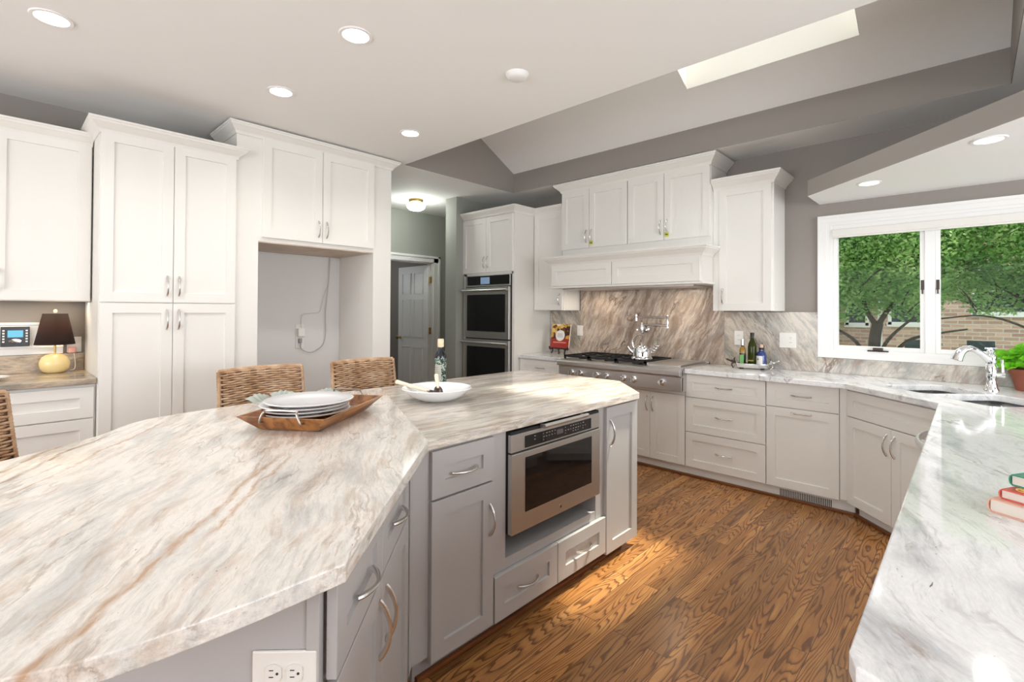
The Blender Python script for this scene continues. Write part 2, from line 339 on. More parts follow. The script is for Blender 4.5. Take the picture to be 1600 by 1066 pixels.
def glassmat(name, tint=(1, 1, 1), refl=.06):
    m = bpy.data.materials.new(name); m.use_nodes = True; N = m.node_tree.nodes; L = m.node_tree.links
    N.remove(N['Principled BSDF']); a = N.new('ShaderNodeBsdfTransparent'); a.inputs[0].default_value = (*tint, 1)
    g = N.new('ShaderNodeBsdfGlossy'); g.inputs['Roughness'].default_value = .01
    fr = N.new('ShaderNodeFresnel'); fr.inputs[0].default_value = 1.12
    x = N.new('ShaderNodeMixShader'); L.new(fr.outputs[0], x.inputs[0]); L.new(a.outputs[0], x.inputs[1]); L.new(g.outputs[0], x.inputs[2]); L.new(x.outputs[0], N['Material Output'].inputs[0])
    return m
M['pane'] = glassmat('window glass', (.97, .99, .98))
def emis(name, col, s):
    return mat(name, (.9, .9, .9), .5, emit=col, es=s)
M['can_glow'] = emis('lit lamp disc', (1, .95, .86), 9)
M['globe_glow'] = emis('lit globe glass', (.96, 1, .97), 5)
M['sky_pane'] = mat('frosted skylight glass', (.95, .95, .95), .4, emit=(1, 1, 1), es=0)

# ------------------------------------------------------------------ setting: floor, walls, ceiling
YW = 4.58     # face of the range wall
XL = -4.49    # face of the left wall
o = struct('floor', B(-8.2, 3.2, -3.2, 4.7, -.05, 0), M['floor'])
# left wall with cavity, hall beyond
struct('wall_left', B(-4.61, XL, -3.2, 2.60, 0, CZ), M['wall'])
mb = MB(); mb.box(-8.2, -.835, YW, YW+.14, 0, CZ+.6); mb.box(.35, 3.2, YW, YW+.14, 0, CZ+.6); mb.box(-.835, .35, YW, YW+.14, 0, 1.06); mb.box(-.835, .35, YW, YW+.14, 2.10, CZ+.6)
struct('wall_far', mb, M['wall'])
mb = MB(); mb.box(3.2, 3.32, -3.2, .0, 0, CZ); mb.box(3.2, 3.32, 3.3, 4.7, 0, CZ); mb.box(3.2, 3.32, 0, 3.3, 0, .75); mb.box(3.2, 3.32, 0, 3.3, 2.4, CZ)
struct('wall_right', mb, M['wall'])
mb = MB(); mb.box(-4.6, -3.3, -3.32, -3.2, 0, CZ); mb.box(.9, 3.2, -3.32, -3.2, 0, CZ); mb.box(-3.3, .9, -3.32, -3.2, 0, .65); mb.box(-3.3, .9, -3.32, -3.2, 2.45, CZ)
struct('wall_rear', mb, M['wall'])
struct('wall_hall_corner', B(-4.70, -4.50, 3.80, YW, 0, CZ), M['hallwall'])
mb = MB(); mb.box(-5.76, -5.64, 2.6, 3.56, 0, CZ); mb.box(-5.76, -5.64, 4.335, YW, 0, CZ); mb.box(-5.76, -5.64, 3.56, 4.335, 2.075, CZ)
struct('wall_hall_end', mb, M['hallwall'])
struct('wall_hall_side', B(-5.76, -4.49, 2.49, 2.60, 0, CZ), M['hallwall'])
struct('wall_closet', B(-8.2, -8.08, 2.4, YW, 0, CZ), M['hallwall'])
struct('wall_closet_side', B(-8.08, -5.76, 2.4, 2.5, 0, CZ), M['hallwall'])
# ceiling with the rectangular skylight well
mb = MB()
mb.box(-8.2, 3.2, -3.2, 2.64, CZ, CZ+.08); mb.box(-8.2, -3.884, 2.64, YW, CZ, CZ+.08); mb.box(-3.884, .174, 4.144, YW, CZ, CZ+.08); mb.box(.174, 3.2, 2.64, YW, CZ, CZ+.08)
struct('ceiling', mb, M['ceiling'])
S = lambda y: 2.981 + (4.14 - y) * .5348      # sloped ceiling height
mb = MB()
mb.prism([(2.64, CZ+.0005), (4.14, CZ+.0005), (4.14, S(4.14)), (2.64, S(2.64))], -3.96, -3.88).xf(Matrix(((0,0,1,0),(1,0,0,0),(0,1,0,0),(0,0,0,1))))
struct('wall_vault_left', mb, M['wall'])
struct('wall_vault_far', B(-3.88, .17, 4.14, 4.22, CZ+.0005, S(4.14)+.05), M['wall'])
mb = MB(); mb.prism([(2.64, CZ+.0005), (4.14, CZ+.0005), (4.14, S(4.14)), (2.64, S(2.64))], .17, .25).xf(Matrix(((0,0,1,0),(1,0,0,0),(0,1,0,0),(0,0,0,1))))
struct('wall_vault_right', mb, M['wall'])
struct('wall_vault_near', B(-3.96, .25, 2.56, 2.64, CZ+.08, S(2.64)+.1), M['ceiling'])
def slope_piece(mb, x0, x1, y0, y1):
    t = .06
    mb.add([(x0,y0,S(y0)),(x1,y0,S(y0)),(x1,y1,S(y1)),(x0,y1,S(y1)),(x0,y0,S(y0)+t),(x1,y0,S(y0)+t),(x1,y1,S(y1)+t),(x0,y1,S(y1)+t)],
        [(0,3,2,1),(4,5,6,7),(0,1,5,4),(1,2,6,5),(2,3,7,6),(3,0,4,7)])
sx0, sx1, sy0, sy1 = -1.657, -.52, 2.95, 3.785
mb = MB(); slope_piece(mb, -3.88, sx0, 2.64, 4.14); slope_piece(mb, sx1, .17, 2.64, 4.14); slope_piece(mb, sx0, sx1, sy1, 4.14); slope_piece(mb, sx0, sx1, 2.64, sy0)
struct('ceiling_slope', mb, M['ceiling'])
# skylight shaft, frame and frosted pane
mb = MB()
zt = 3.50
mb.add([(sx0,sy1-.002,S(sy1)),(sx1,sy1-.002,S(sy1)),(sx1,sy1-.002,3.36),(sx0,sy1-.002,3.36)], [(0,1,2,3)])
mb.add([(sx0,sy0,S(sy0)),(sx1,sy0,S(sy0)),(sx1,sy0,3.80),(sx0,sy0,3.80)], [(0,1,2,3)])
for x in (sx0+.002, sx1-.002):
    mb.add([(x,sy0,S(sy0)),(x,sy1,S(sy1)),(x,sy1,3.36),(x,sy0,3.80)], [(0,1,2,3)])
o = struct('trim_1', mb, M['shaft'])
mb = MB(); mb.add([(sx0-.02,sy0-.02,3.815),(sx1+.02,sy0-.02,3.815),(sx1+.02,sy1+.02,3.35),(sx0-.02,sy1+.02,3.35),(sx0-.02,sy0-.02,3.825),(sx1+.02,sy0-.02,3.825),(sx1+.02,sy1+.02,3.36),(sx0-.02,sy1+.02,3.36)],
    [(0,3,2,1),(4,5,6,7),(0,1,5,4),(1,2,6,5),(2,3,7,6),(3,0,4,7)])
struct('window_2', mb, M['pane'])
# dropped bulkhead over the sink: diagonal front
zb = 2.265
mb = MB(); mb.prism([(-.899, YW), (-.899, 4.191), (.6, 2.692), (1.6, 2.692), (1.6, YW)], zb+.002, 2.385)
struct('ceiling_bulkhead', mb, M['wall'])
mb = MB(); mb.prism([(-.899, YW), (-.899, 4.191), (.6, 2.692), (1.6, 2.692), (1.6, YW)], zb, zb+.002)
struct('ceiling_bulkhead_underside', mb, M['ceiling'])

# ------------------------------------------------------------------ shared cabinet parts
def shaker(w, h, t=.02, fr=.062, rec=.010):
    """front at y=-t, back at y=0, x 0..w, z 0..h"""
    mb = MB(); e = .0015
    fr = min(fr, h*.36, w*.36)
    def rect(x0, x1, z0, z1, y): return [(x0,y,z0),(x1,y,z0),(x1,y,z1),(x0,y,z1)]
    v = rect(0, w, 0, h, 0) + rect(0, w, 0, h, -t+e) + rect(e, w-e, e, h-e, -t) + rect(fr, w-fr, fr, h-fr, -t) + rect(fr+.0015, w-fr-.0015, fr+.0015, h-fr-.0015, -t+rec)
    f = [(0,3,2,1)]
    for k in range(4):
        a, b = k*4, k*4+4
        for i in range(4):
            j = (i+1) % 4; f.append((a+i, a+j, b+j, b+i))
    f.append((16,17,18,19))
    return mb.add(v, f)
_hc = {}
def handle_mesh(L, lift=.03):
    """bow pull along local z, centred, feet at y=0, arching to -y"""
    mb = MB(); n = 18; pts = []; rad = []
    for i in range(n+1):
        s = i/n; a = (s-.5)
        pts.append((0, -lift*math.sin(PI*s)**.75 if 0 < s < 1 else 0, a*L)); rad.append(.0042 + .0022*abs(math.cos(PI*s))**2)
    mb.tube(pts, rad, 8, 1.25)
    return mb
def handle(parent, x, z, horiz=False, L=.128, mt='nickel', y=-.02, lift=.03):
    key = (L, mt, lift)
    if key not in _hc:
        o = handle_mesh(L, lift).build('handle', M[mt], parent, smooth=True); _hc[key] = o
    else:
        o = _hc[key].copy(); COL.objects.link(o); o.parent = parent
    o.name = 'handle'; o.location = (x, y, z); o.rotation_euler = (0, PI/2 if horiz else 0, 0)
    return o
def front(parent, kind, x0, x1, z0, z1, hx=None, hz=None, horiz=None, mt='white', y=0, fr=.062, hl=.128, **k):
    o = shaker(x1-x0, z1-z0, fr=fr).build(kind, M[mt], parent, loc=(x0, y, z0))
    if hx is not None:
        handle(o, hx-x0, hz-z0, (kind != 'door') if horiz is None else horiz, hl)
    return o
PROF = [(0, 0), (.006, 0), (.010, .010), (.014, .020), (.026, .032), (.044, .050), (.052, .056), (.056, .066), (.062, .070), (.062, .082), (0, .082)]
def crown(parent, path, z0, sc=1.0, mt='white', name='crown_moulding', hs=1.0):
    P = [Vector((x, y)) for x, y in path]; n = len(P); mb = MB(); vs = []
    for i in range(n):
        ns = []
        if i > 0: d = (P[i]-P[i-1]).normalized(); ns.append(Vector((d.y, -d.x)))
        if i < n-1: d = (P[i+1]-P[i]).normalized(); ns.append(Vector((d.y, -d.x)))
        if len(ns) == 2:
            b = (ns[0]+ns[1]); b = b / b.dot(ns[0])
        else: b = ns[0]
        for o_, z in PROF: vs.append((P[i].x + b.x*o_*sc, P[i].y + b.y*o_*sc, z0 + z*sc*hs))
    m_ = len(PROF); fs = []
    for i in range(n-1):
        for k in range(m_): k2 = (k+1) % m_; fs.append((i*m_+k, i*m_+k2, (i+1)*m_+k2, (i+1)*m_+k))
    fs += [tuple(range(m_))[::-1], tuple((n-1)*m_+k for k in range(m_))]
    return mb.add(vs, fs).build(name, M[mt], parent)

# ------------------------------------------------------------------ LEFT WALL: pantry, refrigerator surround, desk
RL = PI/2     # cabinets on the left wall face +x; local x runs along +y
# pantry: face at x=-3.87, door front -3.85
t = thing('pantry_cabinet', 'tall white pantry cabinet with four shaker doors left of the refrigerator alcove', 'cabinet', (-3.87, .44, 0), RL)
B(0, .757, 0, .59, .1, 2.49).build('body', M['white'], t); B(0, .757, .07, .60, 0, .1).build('toe_kick', M['white'], t)
for (x0, x1, z0, z1, hx, hz) in ((.004, .377, 1.436, 2.486, .346, 1.545), (.380, .753, 1.436, 2.486, .411, 1.545), (.004, .377, .11, 1.430, .346, 1.325), (.380, .753, .11, 1.430, .411, 1.325)):
    front(t, 'door', x0, x1, z0, z1, hx, hz)
crown(t, [(0, .30), (0, -.012), (.757, -.012), (.757, .02)], 2.47)
# refrigerator surround
t = thing('refrigerator_surround_cabinet', 'white refrigerator surround with two upper doors above an empty alcove', 'cabinet', (-3.87, 1.197, 0), RL)
mb = MB(); mb.box(.001, .154, -.0, .02, 0, 2.70); mb.box(.001, .02, .02, .615, 0, 2.70); mb.build('side_panel', M['white'], t)
mb = MB(); mb.box(1.114, 1.293, 0, .02, 0, 2.70); mb.box(1.273, 1.293, .02, .615, 0, 2.70); mb.box(1.114, 1.13, .02, .615, 0, 1.896); mb.build('side_panel', M['white'], t)
mb = MB(); mb.box(.154, 1.114, 0, .60, 1.905, 2.70); mb.build('upper_box', M['white'], t)
B(.154, 1.114, .004, .60, 1.896, 1.905).build('box_underside', M['paleply'], t)
front(t, 'door', .178, .638, 1.935, 2.678, .606, 2.045); front(t, 'door', .642, 1.110, 1.935, 2.678, .674, 2.045)
crown(t, [(0, .40), (0, -.004), (1.293, -.004), (1.293, .05)], 2.668, hs=.95)
struct('wall_alcove', B(XL, XL+.012, 1.22, 2.31, 0, 1.895), M['cavity'])
# alcove outlet, cord
t = thing('alcove_outlet', 'white outlet with a plug adapter inside the refrigerator alcove', 'outlet', (XL+.012, 1.925, 1.15), RL)
B(-.036, .036, -.006, 0, -.11, .11).build('plate', M['plastic'], t, bevel=.002)
B(-.028, .028, -.05, -.006, .0, .075).build('adapter', M['plastic'], t, bevel=.004); B(-.014, .014, -.03, -.006, -.06, -.02).build('plug', M['rubber'], t, bevel=.003)
def X(y, z, d=.02): return (XL+.012+d, y, z)
pts = [X(1.925, 1.10, .04), X(1.93, 1.05), X(1.96, 1.02), X(2.02, 1.0), X(2.08, 1.02), X(2.14, 1.07), X(2.165, 1.18), X(2.16, 1.30), X(2.165, 1.42), X(2.185, 1.60), X(2.195, 1.75), X(2.20, 1.89)]
def smooth_path(p, n=6):
    p = [Vector(q) for q in p]; out = []
    for i in range(len(p)-1):
        a, b, c, d = p[max(i-1,0)], p[i], p[i+1], p[min(i+2, len(p)-1)]
        for k in range(n):
            s = k/n; out.append(.5*((2*b) + (c-a)*s + (2*a-5*b+4*c-d)*s*s + (-a+3*b-3*c+d)*s**3))
    out.append(p[-1]); return out
M['cord'] = mat('grey cord', srgb(190, 184, 178), .5)
tag(MB().tube(smooth_path(pts), .0035, 6).build('power_cord', M['cord'], smooth=True), 'grey power cord looping down from the top of the alcove to the outlet', 'cord')
pts = [X(1.925, 1.225, .045), X(1.93, 1.27), X(1.935, 1.33), X(1.95, 1.352), X(2.03, 1.362), X(2.10, 1.372), X(2.125, 1.45), X(2.15, 1.55), X(2.19, 1.64)]
tag(MB().tube(smooth_path(pts), .002, 5).build('thin_wire', M['cord'], smooth=True), 'thin wire running up and sideways from the adapter in the alcove', 'cord')

# desk cabinets at far left
t = thing('desk_base_cabinet', 'white base cabinet with shaker drawers under the brown desk counter', 'cabinet', (-3.90, -.62, 0), RL)
B(0, 1.058, 0, .58, .1, .938).build('body', M['white'], t); B(0, 1.058, .07, .56, 0, .1).build('toe_kick', M['white'], t)
for (x0, x1) in ((.19, 1.047),):
    for (z0, z1) in ((.737, .922), (.43, .730), (.11, .423)):
        front(t, 'drawer', x0, x1, z0, z1, (x0+x1)/2, (z0+z1)/2)
mb = MB(); mb.box(XL+.002, -3.86, -.64, .438, .94, .975); tag(mb.build('desk_countertop', M['desk_granite'], bevel=.004), 'brown granite desk counter holding the table lamp', 'countertop')
tag(B(XL+.002, XL+.022, -.64, .438, .9755, 1.09).build('desk_backsplash', M['desk_granite']), 'low brown granite strip behind the table lamp', 'backsplash')
t = thing('desk_wall_cabinet', 'white wall cabinet hanging above the desk at the far left', 'cabinet', (-4.15, -.62, 0), RL)
B(0, 1.054, 0, .335, 1.44, 2.46).build('body', M['white'], t)
for (x0, x1, hx) in ((.01, .305, .28), (.309, .598, .335), (.606, 1.049, .642)): front(t, 'door', x0, x1, 1.443, 2.455, hx, 1.56)
crown(t, [(0, .33), (0, -.012), (1.054, -.012)], 2.435, sc=.95)
t = thing('wall_intercom', 'black wall panel with a blue screen left of the table lamp', 'control panel', (XL+.052, .101, 1.213), RL)
B(-.066, .066, -.012, 0, -.063, .063).build('panel', mat('black plastic', (.015,.015,.018), .3), t, bevel=.003)
M['screen'] = mat('blue lcd', srgb(70, 150, 180), .2, emit=srgb(70, 150, 180), es=.6)
B(-.034, .036, -.0135, -.012, -.004, .040).build('screen', M['screen'], t)
for s in (-1, 1):
    for k in range(5): B(.052*s-.005, .052*s+.005, -.015, -.012, .034-k*.0175, .043-k*.0175).build('button', M['plastic'], t)
MB().lathe([(0,0),(.03,0),(.028,.003),(0,.004)], 20, sx=1, sy=.45).xf(Matrix.Rotation(PI/2, 4, 'X')).build('logo_badge', M['chrome'], t, smooth=True, loc=(0, -.012, -.028))
for s in (-1, 1): B(.003*s+s*.003-.002, .003*s+s*.003+.002, -.0175, -.0165, -.034, -.022).build('logo_mark', M['rubber'], t)
t = thing('intercom_backboard', 'white moulded board on the wall holding the black panel', 'wall board', (XL, -.62, 0), RL)
B(0, .95, -.026, -.0, 1.092, 1.30).build('board', M['trim'], t, bevel=.003)
B(0, .95, -.045, -.026, 1.135, 1.285).build('raised_panel', M['trim'], t, bevel=.003); B(0, .96, -.05, -.026, 1.285, 1.302).build('ledge', M['trim'], t, bevel=.003)
t = thing('desk_outlet', 'white outlet plate with a pink plug-in right of the table lamp', 'outlet', (XL, .385, 1.145), RL)
B(-.035, .04, -.006, 0, -.05, .055).build('plate', M['plastic'], t, bevel=.002); B(-.03, .012, -.03, -.006, -.055, -.01).build('pink_plug_in', mat('pink plastic', srgb(236, 178, 166), .4), t, bevel=.008)
# lamp
t = thing('table_lamp', 'small table lamp with a black shade and round cream base', 'lamp', (-4.355, .282, .975))
M['cream'] = mat('cream ceramic', srgb(240, 216, 156), .25, coat=.3)
prof = [(0, 0), (.042, 0), (.058, .010), (.071, .030), (.077, .056), (.075, .078), (.064, .102), (.044, .118), (.02, .125), (0, .126)]
MB().lathe(prof, 36).build('lamp_base', M['cream'], t, smooth=True)
MB().lathe([(.006, .124), (.006, .30), (0, .30)], 12).build('stem', M['brass'], t, smooth=True)
def shademat():
    m = bpy.data.materials.new('dark linen shade'); m.use_nodes = True; N = m.node_tree.nodes; L = m.node_tree.links; n = N['Principled BSDF']
    n.inputs['Base Color'].default_value = (*srgb(44, 34, 32), 1); n.inputs['Roughness'].default_value = .9
    tr = N.new('ShaderNodeBsdfTranslucent'); tr.inputs[0].default_value = (*srgb(150, 110, 84), 1); mx = N.new('ShaderNodeMixShader'); mx.inputs[0].default_value = .3
    L.new(n.outputs[0], mx.inputs[1]); L.new(tr.outputs[0], mx.inputs[2]); L.new(mx.outputs[0], N['Material Output'].inputs[0]); return m
sh = MB().lathe([(.101, .185), (.062, .385)], 40); sh.f = [f for f in sh.f if len(f) == 4]
so = sh.build('lamp_shade', shademat(), t, smooth=True); sm = so.modifiers.new('solid', 'SOLIDIFY'); sm.thickness = .002
MB().lathe([(0, .395), (.008, .392), (.011, .402), (.007, .412), (0, .414)], 12).build('finial', M['palewood'], t, smooth=True)
light('POINT', 'table_lamp_bulb', (-4.355, .282, 1.27), 1.6, (1, .72, .42), .02)
pts = [(-4.36, .36, .985), (-4.42, .385, .99), (-4.45, .39, 1.03), (-4.462, .385, 1.09)]
tag(MB().tube(smooth_path(pts), .0025, 6).build('lamp_cord', M['plastic'], smooth=True), 'clear cord rising from behind the lamp to the pink plug', 'cord')
t = thing('white_dish', 'edge of a white dish at the far left of the desk counter', 'dish', (-4.12, -.045, .975))
MB().lathe([(0, .0), (.06, .0), (.12, .018), (.122, .021), (.06, .006), (0, .006)], 32).build('dish', M['china'], t, smooth=True)
light('AREA', 'under_cabinet_light_desk', (-4.30, .1, 1.432), 1.4, (1, .86, .66), .05, .7, rot=(0, 0, 0))

# ------------------------------------------------------------------ HALL: door, fixture
t = bpy.data.objects.new('door_1', None); COL.objects.link(t); t.location = (-5.66, 4.31, 0); t['kind'] = 'structure'
def six_panel(w, h, th=.035):
    mb = MB(); mb.box(0, w, 0, th, 0, h)
    for s in (0, 1):
        for (z0, z1) in ((1.62, 1.93), (.98, 1.54), (.22, .84)):
            x0 = .11 + s*(w-.22+.08)/2; x1 = x0 + (w-.22-.08)/2
            mb.box(x0+.02, x1-.02, -.006, 0, z0+.02, z1-.02)
            for (a, b, c, d) in ((x0, x1, z0, z0+.008), (x0, x1, z1-.008, z1), (x0, x0+.008, z0, z1), (x1-.008, x1, z0, z1)): mb.box(a, b, -.009, 0, c, d)
    return mb
six_panel(.74, 2.03).build('door_leaf', M['trim'], t, loc=(-.76, -.035, .012))
k = MB().lathe([(0, 0), (.022, 0), (.022, .006), (.010, .012), (.010, .032), (.026, .045), (.028, .058), (.018, .068), (0, .07)], 20).xf(Matrix.Rotation(PI/2, 4, 'X')).build('door_knob', M['brass'], t, smooth=True, loc=(-.70, -.036, .98))
for z in (.22, 1.10, 1.83): B(-.03, .01, -.02, .006, z-.045, z+.045).build('hinge', M['brass'], t)
mb = MB()
for (x0, x1) in ((-5.64, -5.62),):
    mb.box(x0, x1, 4.335, 4.44, 0, 2.165); mb.box(x0, x1, 3.455, 3.56, 0, 2.165); mb.box(x0, x1, 3.455, 4.44, 2.075, 2.165)
    mb.box(x1, x1+.012, 4.41, 4.44, 0, 2.165); mb.box(x1, x1+.012, 3.455, 4.44, 2.135, 2.165)
mb.box(-5.76, -5.64, 4.32, 4.335, 0, 2.075); mb.box(-5.76, -5.64, 3.56, 3.575, 0, 2.075); mb.box(-5.76, -5.64, 3.56, 4.335, 2.06, 2.075)
struct('trim_2', mb, M['trim'])
struct('baseboard_hall', B(-5.64, -5.625, 4.44, YW, 0, .12), M['trim'])
t = thing('hall_ceiling_light', 'lit round glass flush-mount light on the hall ceiling', 'ceiling light', (-5.0, 3.572, CZ))
MB().lathe([(0, 0), (.085, 0), (.088, -.012), (.08, -.03), (.07, -.04)], 32).build('brass_rim', M['brass'], t, smooth=True)
MB().lathe([(.07, -.038), (.105, -.055), (.115, -.08), (.105, -.108), (.07, -.13), (0, -.14)], 32).build('globe', M['globe_glow'], t, smooth=True)
light('POINT', 'hall_ceiling_bulb', (-5.0, 3.572, CZ-.2), 12, (.95, 1, .93), .1)
light('POINT', 'closet_point_light', (-7.2, 3.4, 1.9), 12, (.92, .97, 1), .3)  # point light in the closed room behind the hall door

# ------------------------------------------------------------------ OVEN TOWER
YO = 3.93
t = thing('oven_cabinet', 'tall white cabinet housing the double oven at the back corner', 'cabinet', (-4.535, YO, 0))
OW = .872
B(0, OW, 0, .645, 1.83, 2.48).build('upper_box', M['white'], t)
mb = MB(); mb.box(OW-.022, OW, 0, .645, .0, 1.83); mb.build('side_panel', M['white'], t)
mb = MB(); mb.box(0, .022, 0, .645, .0, 1.83); mb.build('side_panel', M['white'], t)
mb = MB(); mb.box(.022, .085, 0, .02, .1, 1.83); mb.box(.832, OW-.022, 0, .02, .1, 1.83); mb.box(.022, OW-.022, 0, .02, 1.805, 1.83); mb.build('face_frame', M['white'], t)
B(.022, OW-.022, 0, .62, .1, .46).build('lower_box', M['white'], t); B(.022, OW-.022, .06, .6, 0, .1).build('toe_kick', M['white'], t)
front(t, 'door', .022, .434, 1.835, 2.472, .405, 1.955); front(t, 'door', .438, .852, 1.835, 2.472, .467, 1.955)
front(t, 'drawer', .022, .852, .12, .44, .437, .28)
crown(t, [(0, .12), (0, -.012), (OW, -.012), (OW, .33)], 2.478, sc=.95)
t = thing('double_wall_oven', 'stainless double wall oven with black glass in the tall cabinet', 'oven', (-4.435, YO-.022, 0))
B(-.008, .737, 0, .55, .49, 1.80).build('oven_body', M['blackglass'], t)
B(0, .735, -.012, 0, 1.672, 1.80).build('control_panel', M['steel'], t, bevel=.002); B(.035, .725, -.014, -.012, 1.69, 1.795).build('control_glass', M['blackglass'], t)
B(.265, .415, -.0155, -.014, 1.70, 1.778).build('touch_screen', mat('oven lcd', srgb(120, 140, 165), .2, emit=srgb(120, 140, 165), es=.5), t)
for (z0, z1) in ((1.075, 1.662), (.50, 1.062)):
    d = B(0, .735, -.03, 0, z0, z1).build('oven_door', M['steel'], t, bevel=.003)
    B(.05, .68, -.0315, -.029, z0+.08, z1-.085).build('door_glass', M['blackglass'], d)
    mb = MB(); mb.tube([(-.01, -.075, z1-.038), (.745, -.075, z1-.038)], .013, 14)
    for x in (.03, .705): mb.box(x-.01, x+.01, -.075, -.03, z1-.048, z1-.028)
    mb.build('door_handle', M['steel'], d, smooth=True)

# left upper cabinet, left base cabinet, left counter
t = thing('corner_wall_cabinet', 'narrow white wall cabinet between the oven cabinet and the range hood', 'cabinet', (-3.66, 4.27, 0))
B(0, .412, 0, .31, 1.40, 2.49).build('body', M['white'], t); front(t, 'door', .006, .404, 1.403, 2.482, .372, 1.52)
B(.412, .418, .035, .30, 1.405, 1.62).build('side_panel', M['white'], t)
crown(t, [(.0, -.012), (.428, -.012)], 2.478, sc=.95)
t = thing('corner_base_cabinet', 'white base cabinet with a drawer between the oven and the cooktop', 'cabinet', (-3.66, 4.03, 0))
B(0, .60, 0, .54, .1, .874).build('body', M['white'], t); B(0, .60, .05, .52, 0, .1).build('toe_kick', M['white'], t)
front(t, 'drawer', .01, .59, .70, .865, .30, .785); front(t, 'door', .01, .59, .11, .693, .55, .60)
tag(B(-3.658, -3.062, 3.985, 4.548, .876, .914).build('corner_countertop', M['pen_granite'], bevel=.004), 'short granite counter under the cookbook, left of the cooktop', 'countertop')

# backsplash slabs
tag(B(-3.658, -3.222, 4.55, YW-.001, .9145, 1.398).build('backsplash', M['splash2']), 'greenish diagonal-veined granite backsplash behind the cookbook', 'backsplash')
tag(B(-3.221, -1.64, 4.55, YW-.001, .9145, 1.64).build('backsplash', M['splash']), 'tall brown granite backsplash behind the cooktop', 'backsplash')
tag(B(-1.639, -.908, 4.55, YW-.001, .9145, 1.394).build('backsplash', M['splash2']), 'grey-brown granite backsplash behind the tray of bottles', 'backsplash')
tag(B(-.907, 2.2, 4.55, YW-.001, .9145, 1.034).build('backsplash', M['splash3']), 'low granite backsplash strip under the window', 'backsplash')

# ------------------------------------------------------------------ RANGE HOOD
t = thing('range_hood_cabinet', 'large white mantel range hood with four doors above the cooktop', 'range hood', (-3.22, 4.21, 0))
HW = 1.592
B(0, HW, 0, .365, 1.96, 2.665).build('upper_box', M['white'], t)
g1 = [front(t, 'door', .004, .352, 2.045, 2.657, .322, 2.165), front(t, 'door', .356, .792, 2.045, 2.657, .386, 2.165),
      front(t, 'door', .802, 1.17, 2.045, 2.657, 1.14, 2.165), front(t, 'door', 1.174, 1.588, 2.045, 2.657, 1.204, 2.165)]
M['tag'] = mat('yellow-green tag', srgb(206, 208, 70), .6)
for d, x in ((g1[1], .03), (g1[3], .03)):
    q = B(x-.019, x+.019, -.031, -.029, .03, .068).build('paper_tag', M['tag'], d); B(x-.014, x+.014, -.0322, -.031, .045, .052).build('tag_mark', M['slot'], q)
crown(t, [(0, .36), (0, -.012), (HW, -.012), (HW, .36)], 2.655, sc=1.12)
B(-.0, HW, -.185, .365, 1.645, 1.965).build('hood_box', M['white'], t)
front(t, 'drawer_panel', .012, .735, 1.65, 1.862, y=-.185); front(t, 'drawer_panel', .741, HW-.012, 1.65, 1.862, y=-.185)
crown(t, [(0, .04), (0, -.196), (HW, -.196), (HW, .04)], 1.862, sc=1.05, name='mantel_moulding')
mb = MB(); mb.box(-.016, HW+.016, -.215, .365, 1.628, 1.645); mb.build('hood_base_rail', M['white'], t, bevel=.003)
B(.1, HW-.1, -.12, .32, 1.615, 1.628).build('vent_insert', M['steel'], t)
light('AREA', 'hood_lamp', (-2.9, 4.30, 1.605), 1.8, (1, .86, .70), .12, .1); light('AREA', 'hood_lamp', (-2.0, 4.30, 1.605), 1.8, (1, .86, .70), .12, .1)
# right upper
t = thing('tall_wall_cabinet', 'single-door white wall cabinet right of the range hood beside the window', 'cabinet', (-1.627, 4.27, 0))
B(0, .475, 0, .31, 1.402, 2.445).build('body', M['white'], t); front(t, 'door', .05, .462, 1.405, 2.437, .083, 1.525)
B(0, .048, -.014, 0, 1.402, 2.445).build('filler_strip', M['white'], t)
crown(t, [(.003, -.014), (.475, -.014), (.475, .31)], 2.43, sc=1.12)

# ------------------------------------------------------------------ COOKTOP
YC = 3.93
t = thing('gas_rangetop', 'stainless gas rangetop with black grates, griddle and seven knobs', 'cooktop', (-3.045, YC, 0))
CW = 1.283
B(0, CW, .012, .60, .722, .905).build('body', M['steel'], t)
mb = MB(); mb.box(.0, CW, -.0, .03, .725, .845); mb.build('front_panel', M['steel'], t, bevel=.003)
mb = MB(); mb.prism([(-.03, .852), (-.034, .862), (-.034, .892), (-.024, .906), (.03, .912), (.03, .852)], 0, CW).xf(Matrix(((0,0,1,0),(1,0,0,0),(0,1,0,0),(0,0,0,1)))); mb.build('bullnose_rail', M['steel'], t, bevel=.003)
mb = MB(); mb.box(0, CW, .03, .60, .905, .912); mb.box(0, CW, .585, .605, .912, .935); mb.box(CW-.02, CW, .03, .6, .905, .925); mb.build('top_tray', M['steel'], t)
mb = MB()
for g in range(3):
    x0, x1 = .02+g*.302, .02+g*.302+.298
    for x in (x0, x1-.016): mb.box(x, x+.016, .06, .575, .93, .95)
    for y in (.06, .31, .559): mb.box(x0, x1, y, y+.016, .93, .95)
    for yc in (.19, .445):
        for a in range(4):
            an = a*PI/2; cx_, cy_ = (x0+x1)/2, yc
            ex, ey = cx_+.12*math.cos(an), cy_+.11*math.sin(an); ix, iy = cx_+.035*math.cos(an), cy_+.035*math.sin(an)
            mb.box(min(ex, ix)-.005, max(ex, ix)+.005, min(ey, iy)-.005, max(ey, iy)+.005, .932, .952)
    for (x, y) in ((x0, .06), (x1-.016, .06), (x0, .559), (x1-.016, .559)): mb.box(x, x+.016, y, y+.016, .912, .93)
mb.build('grate', M['black'], t)
mb = MB()
for g in range(3):
    for yc in (.19, .445): mb.lathe([(0, 0), (.05, 0), (.05, .01), (.035, .016), (0, .016)], 20, ((.02+g*.302+.149), yc, .912))
mb.build('burner', M['black'], t, smooth=True)
